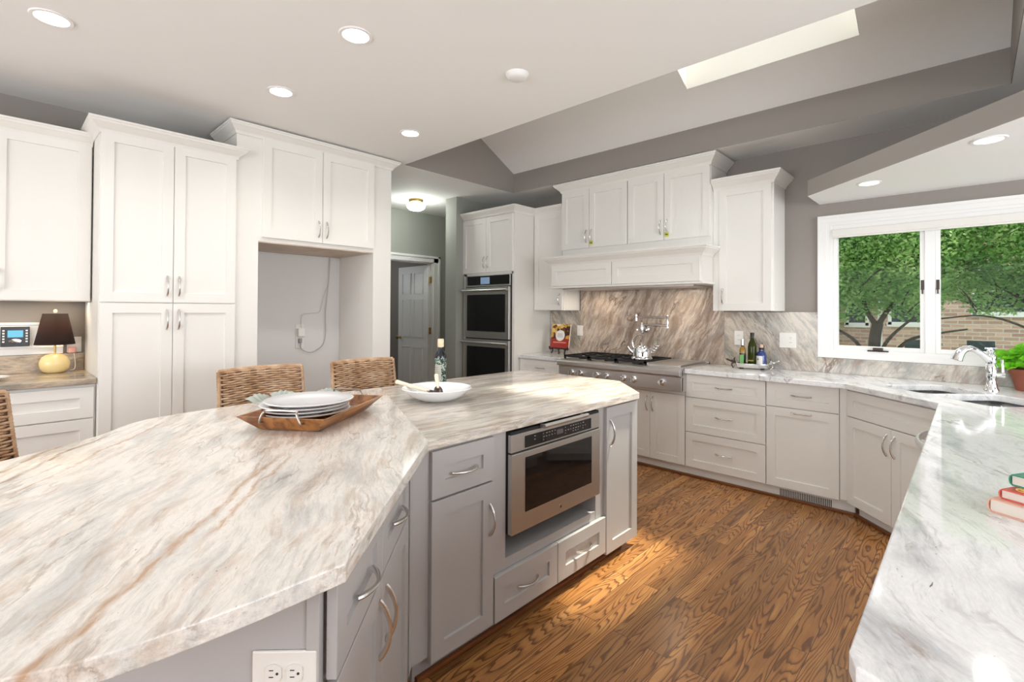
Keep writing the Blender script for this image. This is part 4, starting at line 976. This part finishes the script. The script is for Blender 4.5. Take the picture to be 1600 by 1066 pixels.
server('salad server standing with a short pale handle up in the bowl', (-2.03, 1.60, .966), (-2.12, 1.655, 1.045))

# oil bottle
t = thing('olive_oil_bottle', 'dark bottle with leafy label and wooden cap on the island', 'bottle', (-2.555, 2.03, .9145))
M['bglass'] = mat('black glass', (.012, .014, .02), .06, spec=.6)
MB().lathe([(0, 0), (.036, 0), (.038, .006), (.038, .175), (.034, .195), (.020, .215), (.0165, .222), (.0165, .245), (0, .245)], 32).build('glass_body', M['bglass'], t, smooth=True)
def labelmat():
    m = mat('leafy print', srgb(180, 190, 175), .5); N = m.node_tree.nodes; L = m.node_tree.links
    tt = N.new('ShaderNodeTexCoord'); v = N.new('ShaderNodeTexNoise'); v.inputs['Scale'].default_value = 55; v.inputs['Detail'].default_value = 3; v.inputs['Distortion'].default_value = 1.5
    L.new(tt.outputs['Object'], v.inputs['Vector']); r = ramp(N, [(.40, srgb(24, 30, 34)), (.48, srgb(70, 110, 80)), (.55, srgb(196, 206, 196)), (.63, srgb(60, 84, 96))], 'CONSTANT'); L.new(v.outputs[0], r.inputs[0]); L.new(r.outputs[0], N['Principled BSDF'].inputs['Base Color']); return m
l = MB().lathe([(.0384, .01), (.0388, .012), (.0388, .165), (.0384, .167)], 32).build('label', labelmat(), t, smooth=True)
q = MB(); vs = []
for i in range(9):
    a = math.radians(-72 + i*9) ; 
    for z in (.02, .125): vs.append((.0393*math.cos(a-.55), .0393*math.sin(a-.55), z))
q.add(vs, [(2*i, 2*i+2, 2*i+3, 2*i+1) for i in range(8)]); pl = q.build('label_patch', mat('grey paper', srgb(178, 176, 166), .6), l)
q = MB(); rnd = random.Random(2)
for r_ in range(7):
    z = .105 - r_*.012
    for i in range(4 + rnd.randint(0, 3)):
        a = math.radians(-62+i*8)-.55; 
        q.add([(.0396*math.cos(a), .0396*math.sin(a), z), (.0396*math.cos(a+.08), .0396*math.sin(a+.08), z), (.0396*math.cos(a+.08), .0396*math.sin(a+.08), z+.003), (.0396*math.cos(a), .0396*math.sin(a), z+.003)], [(0,1,2,3)])
q.build('label_lettering', mat('print ink', srgb(80, 80, 76), .6), pl)
MB().lathe([(0, .238), (.019, .238), (.021, .242), (.021, .288), (.018, .292), (0, .292)], 24).build('wooden_cap', M['palewood'], t, smooth=True)

# ------------------------------------------------------------------ THINGS ON THE RANGE SIDE
# cookbook on easel
t = thing('cookbook_easel', 'small black scrolled easel holding the cookbook', 'easel', (-3.375, 4.38, .9145))
mb = MB()
for s in (-1, 1):
    mb.tube(smooth_path([(s*.13, -.035, .078), (s*.125, -.03, .05), (s*.10, -.02, .055), (s*.085, -.03, .03), (s*.095, -.045, 0.004)], 5), .009, 6)
    mb.tube([(s*.09, -.02, .06), (s*.06, .02, .2)], .005, 6)
mb.box(-.115, .115, -.035, .01, .052, .062); mb.tube(smooth_path([(0, -.03, .055), (0, -.03, .03), (.012, -.035, .012), (0, -.04, .003)], 5), .008, 6); mb.tube([(0, .02, .15), (0, .09, .003)], .005, 6)
mb.build('stand', M['black'], t, smooth=True)
t = thing('cookbook', 'cookbook with a food photo, white circle and red band standing on the easel', 'book', (-3.375, 4.358, .979)); t.rotation_euler = (math.radians(-10), 0, 0)
def foodmat():
    m = mat('food photo print', srgb(180, 130, 60), .4); N = m.node_tree.nodes; L = m.node_tree.links
    tt = N.new('ShaderNodeTexCoord'); v = N.new('ShaderNodeTexVoronoi'); v.inputs['Scale'].default_value = 24
    L.new(tt.outputs['Object'], v.inputs['Vector']); sx = N.new('ShaderNodeSeparateColor'); L.new(v.outputs['Color'], sx.inputs[0])
    r = ramp(N, [(0, srgb(60, 30, 20)), (.3, srgb(206, 156, 70)), (.55, srgb(226, 190, 110)), (.75, srgb(110, 60, 30)), (.9, srgb(232, 214, 176))], 'CONSTANT'); L.new(sx.outputs[0], r.inputs[0]); L.new(r.outputs[0], N['Principled BSDF'].inputs['Base Color']); return m
B(-.125, .125, 0, .018, 0, .268).build('pages', mat('paper block', srgb(230, 224, 214), .7), t)
c = B(-.127, .127, -.003, 0, 0, .27).build('cover', foodmat(), t)
B(-.127, .127, -.0042, -.003, 0, .105).build('red_band', mat('red print', srgb(160, 44, 36), .4), c); B(-.09, .09, -.005, -.0042, .055, .070).build('band_lettering', mat('cream print', srgb(214, 130, 110), .5), c)
MB().lathe([(0, 0), (.062, 0), (.062, .002), (0, .002)], 36).xf(Matrix.Rotation(PI/2, 4, 'X')).build('white_circle', M['plastic'], c, loc=(0, -.003, .14))
mb = MB(); rnd = random.Random(9)
for z in (.158, .142, .126):
    x = -.038
    while x < .035: w_ = rnd.uniform(.006, .014); mb.box(x, x+w_*.8, -.0056, -.005, z-.003, z+.0015+rnd.uniform(0, .004)); x += w_
mb.build('circle_lettering', M['greytext'], c)

def wall_plate(name, label, x, z, w_=.075, h_=.115, kinds=('o',), y=4.55):
    t = thing(name, label, 'outlet' if 'o' in kinds else 'switch', (x, y, z))
    B(-w_/2, w_/2, -.006, 0, -h_/2, h_/2).build('plate', M['plastic'], t, bevel=.002)
    n = len(kinds)
    for i, k in enumerate(kinds):
        cx_ = (i-(n-1)/2)*.046
        if k == 's': B(cx_-.016, cx_+.016, -.0085, -.006, -.033, .033).build('rocker', M['plastic'], t, bevel=.001)
        else:
            for zz in (-.02, .02):
                r = B(cx_-.015, cx_+.015, -.0078, -.006, zz-.013, zz+.013).build('receptacle', M['plastic'], t, bevel=.003)
                B(cx_-.007, cx_-.005, -.0085, -.0078, zz-.002, zz+.007).build('slot', M['slot'], r); B(cx_+.005, cx_+.007, -.0085, -.0078, zz-.002, zz+.007).build('slot', M['slot'], r)
    return t
wall_plate('light_switch', 'small white switch plate on the backsplash between cookbook and cooktop', -3.225, 1.175, .075, .115, ('s',), 4.549)
wall_plate('wall_outlet', 'white single outlet on the backsplash just behind the green bottles', -1.512, 1.163, .075, .125, ('o',))
wall_plate('outlet_and_switch', 'wide white double plate on the backsplash beside the window', -1.122, 1.160, .125, .125, ('s', 'o'))

# pot filler
t = thing('pot_filler', 'chrome folding pot filler tap above the kettle', 'faucet', (-2.405, 4.55, 1.215))
mb = MB(); mb.lathe([(0, 0), (.032, 0), (.032, .008), (.018, .014), (.014, .05), (.014, .10), (0, .10)], 24); mb.xf(Matrix.Rotation(PI/2, 4, 'X')); mb.build('wall_flange', M['chrome'], t, smooth=True)
MB().lathe([(0, -.035), (.016, -.034), (.020, -.01), (.020, .02), (.014, .05), (.010, .07), (0, .07)], 20, (0, -.10, 0)).build('valve_body', M['chrome'], t, smooth=True)
mb = MB(); mb.tube([(-.045, -.105, -.005), (.045, -.105, -.005)], .006, 8); mb.lathe([(0,0),(.012,.002),(.012,.012),(0,.014)], 12, (-.05, -.105, -.012)); mb.lathe([(0,0),(.012,.002),(.012,.012),(0,.014)], 12, (.05, -.105, -.012)); mb.build('cross_handle', M['chrome'], t, smooth=True)
MB().tube([(0, -.10, .045), (.265, -.10, .045)], .011, 14).build('lower_arm', M['chrome'], t, smooth=True)
MB().lathe([(0, .02), (.014, .022), (.014, .035), (.011, .045), (.011, .12), (.014, .128), (.014, .142), (0, .144)], 18, (.27, -.10, 0)).build('elbow', M['chrome'], t, smooth=True)
MB().tube([(.27, -.10, .122), (-.055, -.10, .122)], .011, 14).build('upper_arm', M['chrome'], t, smooth=True)
mb = MB(); mb.lathe([(0, .078), (.011, .08), (.012, .10), (.010, .12), (.013, .135), (.009, .155), (0, .158)], 18, (-.062, -.10, 0)); mb.tube([(-.062, -.10, .155), (-.095, -.11, .165)], .004, 8); mb.build('spout', M['chrome'], t, smooth=True)
# kettle
t = thing('tea_kettle', 'shiny steel tea kettle on the grate of the rangetop', 'kettle', (-2.228, 4.122, .9525), math.radians(25))
MB().lathe([(0, 0), (.088, 0), (.096, .006), (.094, .016), (.084, .028), (.082, .10), (.078, .108), (.05, .112), (0, .114)], 36).build('kettle_body', M['chrome'], t, smooth=True)
MB().lathe([(.05, .112), (.045, .124), (.012, .130), (.010, .138), (.014, .146), (.010, .154), (0, .156)], 24).build('lid', M['chrome'], t, smooth=True)
MB().tube([(-.07, 0, .055), (-.105, 0, .085), (-.125, 0, .115)], [.022, .016, .013], 14).build('spout', M['chrome'], t, smooth=True)
pts = smooth_path([(-.075, 0, .105), (-.085, 0, .16), (-.06, 0, .205), (-.02, 0, .225), (.02, 0, .222)], 6); MB().tube(pts, .006, 8).build('handle_arc', M['chrome'], t, smooth=True)
mb = MB(); cpts = [(.085+.022*math.sin(k*.5)+.0012*k, .012*math.cos(k*.5), .07+.0016*k+.016*math.cos(k*.5)) for k in range(52)]; mb.tube(cpts, .0035, 6); mb.build('coil_grip', M['nickel'], t, smooth=True)

# bottle tray
t = thing('pewter_tray', 'oval pewter tray with leafy branch handles holding three bottles', 'tray', (-1.355, 4.395, .914), math.radians(12))
MB().lathe([(0, .012), (.9, .012), (.96, .02), (1.0, .044), (1.0, .048), (.97, .046), (.94, .024), (.88, .016), (0, .016)], 44, sx=.135, sy=.075).build('tray_body', M['nickel'], t, smooth=True)
for s in (-1, 1):
    mb = MB(); mb.tube(smooth_path([(s*.115, -.01, .03), (s*.145, -.005, .06), (s*.17, 0, .062), (s*.20, 0, .075)], 4), [.007]*4*3+[.003], 7)
    mb.tube(smooth_path([(s*.12, .0, .03), (s*.14, .02, .07), (s*.135, .01, .085)], 4), .005, 6); mb.tube(smooth_path([(s*.14, 0, .05), (s*.155, -.02, .03), (s*.14, -.02, .004)], 4), .006, 6)
    mb.lathe([(0, -.008), (.018, 0), (0, .012)], 8, (s*.155, 0, .055)); mb.build('branch_handle', M['bronze'] if s < 0 else M['nickel'], t, smooth=True)
mb = MB()
for s in (-1, 1): mb.lathe([(0, 0), (.014, 0), (.018, .014), (0, .014)], 10, (s*.08, -.03, 0)); mb.lathe([(0, 0), (.014, 0), (.018, .014), (0, .014)], 10, (s*.08, .03, 0))
mb.build('foot', M['bronze'], t, smooth=True)
M['greenglass'] = mat('olive green glass', srgb(58, 66, 18), .08, spec=.6, trans=.35, ior=1.3)
M['darkgreen'] = mat('dark green bottle', srgb(18, 34, 20), .1); M['blueglass'] = mat('cobalt glass', srgb(30, 52, 118), .1, coat=.5)
t = thing('oil_bottle', 'slim dark green bottle with green label and silver cap, leftmost on the pewter tray', 'bottle', (-1.425, 4.378, .931))
MB().lathe([(0, 0), (.023, 0), (.025, .005), (.025, .13), (.020, .155), (.0125, .17), (.0125, .185), (0, .185)], 24).build('glass_body', M['darkgreen'], t, smooth=True)
MB().lathe([(.0252, .112), (.0252, .135), (.0205, .155), (.0127, .17)], 24).build('oil_level', mat('golden oil', srgb(150, 112, 44), .15), t, smooth=True)
MB().lathe([(0, .18), (.014, .18), (.014, .232), (0, .234)], 20).build('cap', M['nickel'], t, smooth=True)
B(-.014, .016, -.0275, -.02, .02, .10).build('label', mat('green label', srgb(116, 176, 104), .5), t)
t = thing('oil_bottle', 'tall olive green glass bottle in the middle of the pewter tray', 'bottle', (-1.355, 4.40, .931))
MB().lathe([(0, 0), (.032, 0), (.034, .005), (.034, .17), (.028, .20), (.016, .23), (.014, .245), (.014, .285), (0, .285)], 28).build('glass_body', M['greenglass'], t, smooth=True)
MB().lathe([(0, .26), (.016, .26), (.016, .288), (0, .29)], 20).build('cap', M['black'], t, smooth=True)
B(-.02, .02, -.0355, -.028, .05, .06).build('label_line', mat('gold print', srgb(150, 140, 50), .5), t)
t = thing('oil_bottle', 'squat cobalt blue bottle with white label and cork, rightmost on the pewter tray', 'bottle', (-1.285, 4.408, .931))
MB().lathe([(0, 0), (.037, 0), (.039, .006), (.039, .10), (.032, .125), (.017, .138), (.016, .152), (0, .152)], 28).build('glass_body', M['blueglass'], t, smooth=True)
MB().lathe([(0, .148), (.019, .148), (.019, .165), (0, .166)], 20).build('collar', M['black'], t, smooth=True)
MB().lathe([(0, .165), (.014, .165), (.014, .19), (0, .192)], 16).build('cork', mat('pink cork', srgb(226, 190, 172), .7), t, smooth=True)
q = MB(); vs = []
for i in range(9):
    a = math.radians(-150 + i*11)
    for z in (.015, .098): vs.append((.0395*math.cos(a), .0395*math.sin(a), z))
q.add(vs, [(2*i, 2*i+2, 2*i+3, 2*i+1) for i in range(8)]); lb = q.build('label', M['plastic'], t, smooth=True)
MB().lathe([(0, 0), (.008, 0), (.008, .001), (0, .001)], 12, sx=.6).xf(Matrix.Rotation(PI/2, 4, 'X')).build('label_mark', M['slot'], lb, loc=(-.016, -.0372, .07), rot=(0, 0, math.radians(-22)))

# ------------------------------------------------------------------ WINDOW
wo = bpy.data.objects.new('window_1', None); COL.objects.link(wo); wo['kind'] = 'structure'; wo.location = (-.22, YW, 1.09)
lx, lz = -.22, 1.09
def WB(x0, x1, y0, y1, z0, z1, name, mt='trim', bevel=.003, parent=wo):
    return B(x0-lx, x1-lx, y0-YW, y1-YW, z0-lz, z1-lz).build(name, M[mt], parent, bevel=bevel)
cx0, cx1, cz0, cz1 = -.907, .422, 1.036, 2.163
mb = MB()
def cas(x0, x1, z0, z1, y0, y1): mb.box(x0-lx, x1-lx, y0-YW, y1-YW, z0-lz, z1-lz)
for (i0, y0) in ((0, YW-.030), (.022, YW-.022), (.058, YW-.014)):
    j = i0
    y1 = YW - .0005
    w_ = (.022, .036, .022)[(0, .022, .058).index(i0)]
    cas(cx0+j, cx0+j+w_, cz0+j*.6, cz1-j, y0, y1); cas(cx1-j-w_, cx1-j, cz0+j*.6, cz1-j, y0, y1); cas(cx0+j+w_, cx1-j-w_, cz1-j-w_, cz1-j, y0, y1); cas(cx0+j+w_, cx1-j-w_, cz0+j*.6, cz0+j*.6+w_*.6, y0, y1)
mb.build('casing', M['trim'], wo)
mb = MB()
fy0, fy1 = YW+.02, YW+.085
cas(-.835, -.806, 1.06, 2.10, YW-.004, fy1); cas(.323, .35, 1.09, 2.045, YW-.004, fy1); cas(-.806, .35, 1.06, 1.105, YW-.004, fy1); cas(-.806, .35, 2.03, 2.10, YW-.004, fy1); cas(-.248, -.192, 1.105, 2.03, YW, fy1)
mb.build('frame', M['trim'], wo, bevel=.002)
for (x0, x1) in ((-.806, -.248), (-.192, .323)):
    s = MB(); f_ = .028
    for (a, b, c, d_) in ((x0, x0+f_, 1.105, 2.03), (x1-f_, x1, 1.105, 2.03), (x0+f_, x1-f_, 1.105, 1.105+f_), (x0+f_, x1-f_, 2.03-f_, 2.03)): s.box(a-lx, b-lx, .012, .07, c-lz, d_-lz)
    so = s.build('sash', M['trim'], wo, bevel=.002)
    B(x0+f_-lx, x1-f_-lx, .045, .049, 1.105+f_-lz, 2.03-f_-lz).build('pane', M['pane'], so)
WB(-.815, .375, YW-.016, YW+.03, 1.995, 2.052, 'shade_cassette', 'white', .006)
WB(-.812, .372, YW-.012, YW-.004, 1.982, 1.996, 'shade_bottom_bar', 'white', .003)
for x in (-.262, -.178):
    l = WB(x-.009, x+.009, YW+.008, YW+.03, 1.56, 1.63, 'sash_lock', 'bronze', .002); WB(x-.004, x+.004, YW-.004, YW+.01, 1.53, 1.575, 'lock_lever', 'bronze', .002)
mb = MB(); mb.box(-.585-lx, -.455-lx, -.012, .02, 1.098-lz, 1.108-lz); mb.box(-.55-lx, -.49-lx, -.02, .03, 1.106-lz, 1.128-lz); mb.build('crank_handle', M['bronze'], wo, bevel=.004)

# ------------------------------------------------------------------ CEILING LIGHTS
cans = [(-3.147, .177, 'recessed ceiling light at the upper left corner, nearest the desk'), (-2.227, 1.223, 'recessed ceiling light near the top centre, right above the island'), (-3.149, 1.224, 'recessed ceiling light above the stool behind the tray'), (-3.152, 2.194, 'recessed ceiling light by the edge of the flat ceiling near the hall')]
cans2 = [(.062, 3.413, 'recessed light in the bulkhead, nearer the right picture edge'), (-.503, 4.028, 'recessed light in the bulkhead near its left corner above the window')]
for (x, y, lb), z, e in [(c, CZ, 6) for c in cans] + [(c, zb, 4) for c in cans2]:
    r = .078 if z == CZ else .068
    t = thing('recessed_light', lb, 'ceiling light', (x, y, z), 0, 'recessed ceiling lights')
    MB().lathe([(r*.80, -.001), (r*.82, -.006), (r, -.006), (r+.004, -.0005), (r*.8, -.0005)], 36).build('trim_ring', M['trim'], t, smooth=True)
    MB().lathe([(0, -.003), (r*.8, -.003), (r*.8, -.001), (0, -.001)], 36).build('lamp_disc', M['can_glow'], t)
    light('SPOT', 'recessed_lamp', (x, y, z-.03), e*3.4, (1, .97, .93), .06, spot=math.radians(140), blend=.8)
o = MB().lathe([(0, -.028), (.045, -.028), (.058, -.018), (.068, -.0), (0, 0)], 36).build('smoke_detector', M['trim'], smooth=True, loc=(-1.91, 2.062, CZ)); tag(o, 'round white cover disc on the flat ceiling left of the skylight', 'smoke detector')

# ------------------------------------------------------------------ OUTSIDE
struct('ground', B(-14, 14, 4.8, 30, -1.35, -1.3), M['grass'])
t = thing('brick_house', 'pale brick neighbouring house with white-framed windows seen through the trees', 'house', (0, 13, -1.3))
wins = [(-1.99, -1.69, 1.17, 1.85), (-1.24, -.76, 1.20, 1.9), (.06, .72, 1.42, 2.2), (-1.03, -.62, .42, .84), (-.08, .31, .42, .86), (-2.6, -2.1, 3.0, 3.9), (-.2, .5, 3.0, 3.9), (1.3, 1.9, 1.42, 2.4)]
B(-6, 6, 0, 5, 0, 4.6).build('wall', M['brick'], t)
M['darkpane'] = mat('dark reflective pane', srgb(60, 72, 74), .15)
for i, (x0, x1, z0, z1) in enumerate(wins):
    z0 += 1.3; z1 += 1.3
    if 3 <= i <= 4:
        B(x0, x1, -.01, .0, z0, z1).build('basement_window', M['darkpane'], t); continue
    mb = MB()
    for (a, b, c, d_) in ((x0-.06, x0, z0-.06, z1+.06), (x1, x1+.06, z0-.06, z1+.06), (x0-.08, x1+.08, z0-.10, z0), (x0, x1, z1, z1+.06), (x0, x1, (z0+z1)/2-.015, (z0+z1)/2+.015)): mb.box(a, b, -.05, 0, c, d_)
    w_ = mb.build('window_frame', M['trim'], t); B(x0, x1, -.02, 0, z0, z1).build('pane', M['darkpane'], w_)
B(-1.47, -1.40, -.08, 0, 0, 4.4).build('downspout', M['trim'], t)
mb = MB(); mb.prism([(-.4, 4.55), (2.6, 6.6), (5.6, 4.55)], -6.3, 6.3).xf(Matrix(((0,0,1,0),(1,0,0,0),(0,1,0,0),(0,0,0,1)))); mb.build('roof', M['roof'], t); B(-6.2, 6.2, -.4, -.3, 4.45, 4.62).build('fascia', M['trim'], t)
t = thing('garden_porch', 'gabled porch roof with white trim at the left edge of the window', 'porch', (-3.4, 11.6, -1.3))
mb = MB(); mb.prism([(-1.5, 3.75), (0, 4.55), (1.5, 3.75), (1.5, 3.62), (0, 4.40), (-1.5, 3.62)], -.2, .9).xf(Matrix(((1,0,0,0),(0,0,1,0),(0,1,0,0),(0,0,0,1)))); mb.build('gable_trim', M['trim'], t)
mb = MB(); mb.prism([(-1.3, 3.62), (0, 4.35), (1.3, 3.62)], -.1, .8).xf(Matrix(((1,0,0,0),(0,0,1,0),(0,1,0,0),(0,0,0,1)))); mb.box(-1.3, 1.3, -.1, .8, 0, 3.62); mb.build('gable_wall', M['brick'], t)

def tree(name, label, loc, branches, blobs, nleaf, seed, ls=.047):
    rnd = random.Random(seed); t = thing(name, label, 'tree', loc)
    mb = MB()
    for pts, r0, r1 in branches:
        sp = smooth_path(pts, 5); n = len(sp); mb.tube(sp, [r0+(r1-r0)*k/(n-1) for k in range(n)], 8)
    # twigs
    for _ in range(60):
        c, r = rnd.choice(blobs); p = Vector(c) + Vector((rnd.uniform(-1,1)*r[0]*.7, rnd.uniform(-1,1)*r[1]*.7, rnd.uniform(-1,1)*r[2]*.7)); d_ = Vector((rnd.uniform(-1,1), rnd.uniform(-1,1), rnd.uniform(-.2,1)))*.35
        mb.tube([p, p+d_*.5+Vector((0,0,.03)), p+d_], [.010, .007, .004], 5)
    mb.build('trunk', M['bark'], t, smooth=True)
    lb = MB(); vol = [r[0]*r[1]*r[2] for c, r in blobs]
    for _ in range(nleaf):
        c, r = rnd.choices(blobs, vol)[0]
        while True:
            q = Vector((rnd.uniform(-1,1), rnd.uniform(-1,1), rnd.uniform(-1,1)))
            if q.length <= 1: break
        p = Vector(c) + Vector((q.x*r[0], q.y*r[1], q.z*r[2])); s = ls*rnd.uniform(.6, 1.3)
        a = Vector((rnd.uniform(-1,1), rnd.uniform(-1,1), rnd.uniform(-.7,.4))).normalized(); b = a.cross(Vector((rnd.uniform(-1,1), rnd.uniform(-1,1), rnd.uniform(-1,1)))).normalized()
        nn = a.cross(b)*s*.15
        lb.v += [tuple(p), tuple(p+a*s*.5+b*s*.32+nn), tuple(p+a*s*1.15), tuple(p+a*s*.5-b*s*.32+nn)]; n = len(lb.v); lb.f.append((n-4, n-3, n-2, n-1))
    o = lb.build('foliage', M['leaf'], t); 
    return t
gz = -1.3
tree('garden_tree', 'leafy tree with a forked trunk outside the left window pane', (-.94, 8, gz),
    [([(0, 0, 0), (.0, 0, 1.2), (-.01, 0, 2.2), (.03, 0, 2.55)], .085, .06), ([(.03, 0, 2.5), (-.10, 0, 2.75), (-.17, .05, 3.1), (-.3, .1, 3.7)], .035, .012), ([(.03, 0, 2.52), (.15, 0, 2.75), (.32, .05, 3.0), (.5, .1, 3.6)], .035, .012),
     ([(.02, 0, 2.0), (.12, -.05, 2.3), (.32, -.1, 2.55), (.55, -.1, 2.75)], .028, .009), ([(.03, .1, 1.9), (.3, .05, 2.3), (.55, 0, 2.42), (.9, 0, 2.5)], .028, .009), ([(-.02, 0, 1.95), (-.2, -.05, 2.3), (-.45, -.1, 2.5), (-.7, -.1, 2.72)], .028, .009)],
    [((-.35, 0, 3.5), (.62, .9, .72)), ((.3, 0, 3.55), (.65, .9, .75)), ((-.0, 0, 4.2), (1.0, .9, .7)), ((-.6, 0, 3.0), (.3, .5, .30)), ((.42, 0, 2.95), (.33, .5, .25)), ((.0, .2, 3.05), (.45, .5, .3)), ((-.9, .2, 3.9), (.6, .6, .7)), ((-.42, 0, 2.6), (.15, .3, .12)), ((-.25, .1, 2.9), (.5, .5, .3)), ((.35, .1, 2.8), (.35, .4, .2)), ((-.65, .1, 3.3), (.4, .5, .4))], 40000, 11)
tree('garden_tree', 'leafy tree with low spreading branches outside the right window pane', (.9, 8.6, gz),
    [([(0, 0, 0), (.0, 0, 1.8), (-.05, 0, 2.6)], .12, .08), ([(-.05, 0, 2.4), (-.5, -.1, 2.9), (-.9, -.2, 3.2), (-1.25, -.2, 3.6)], .03, .01), ([(0, 0, 2.2), (-.4, -.1, 2.5), (-.8, -.2, 2.66), (-1.3, -.2, 2.6)], .018, .008), ([(0, 0, 2.6), (.2, 0, 3.2), (.3, 0, 3.8)], .035, .012)],
    [((-.65, 0, 3.55), (.75, .8, .6)), ((.1, 0, 3.4), (.6, .8, .55)), ((-.2, 0, 4.15), (1.1, .9, .55)), ((-.9, 0, 3.1), (.45, .5, .28)), ((-.3, 0, 2.95), (.3, .4, .22)), ((.25, 0, 2.6), (.3, .4, .35)), ((-1.2, .0, 3.9), (.5, .6, .6)), ((-1.2, 0, 3.2), (.35, .4, .4)), ((-.1, 0, 3.05), (.5, .5, .35)), ((-.7, 0, 2.8), (.3, .3, .15))], 40000, 23)
tree('background_tree', 'hazy tall tree rising behind the brick house', (2.2, 20, gz), [([(0, 0, 0), (0, 0, 3), (0, 0, 6)], .2, .1)], [((0, 0, 6), (3.6, 1.2, 2.2)), ((-3, 0, 5.6), (2.5, 1, 1.6))], 6000, 31, ls=.16)
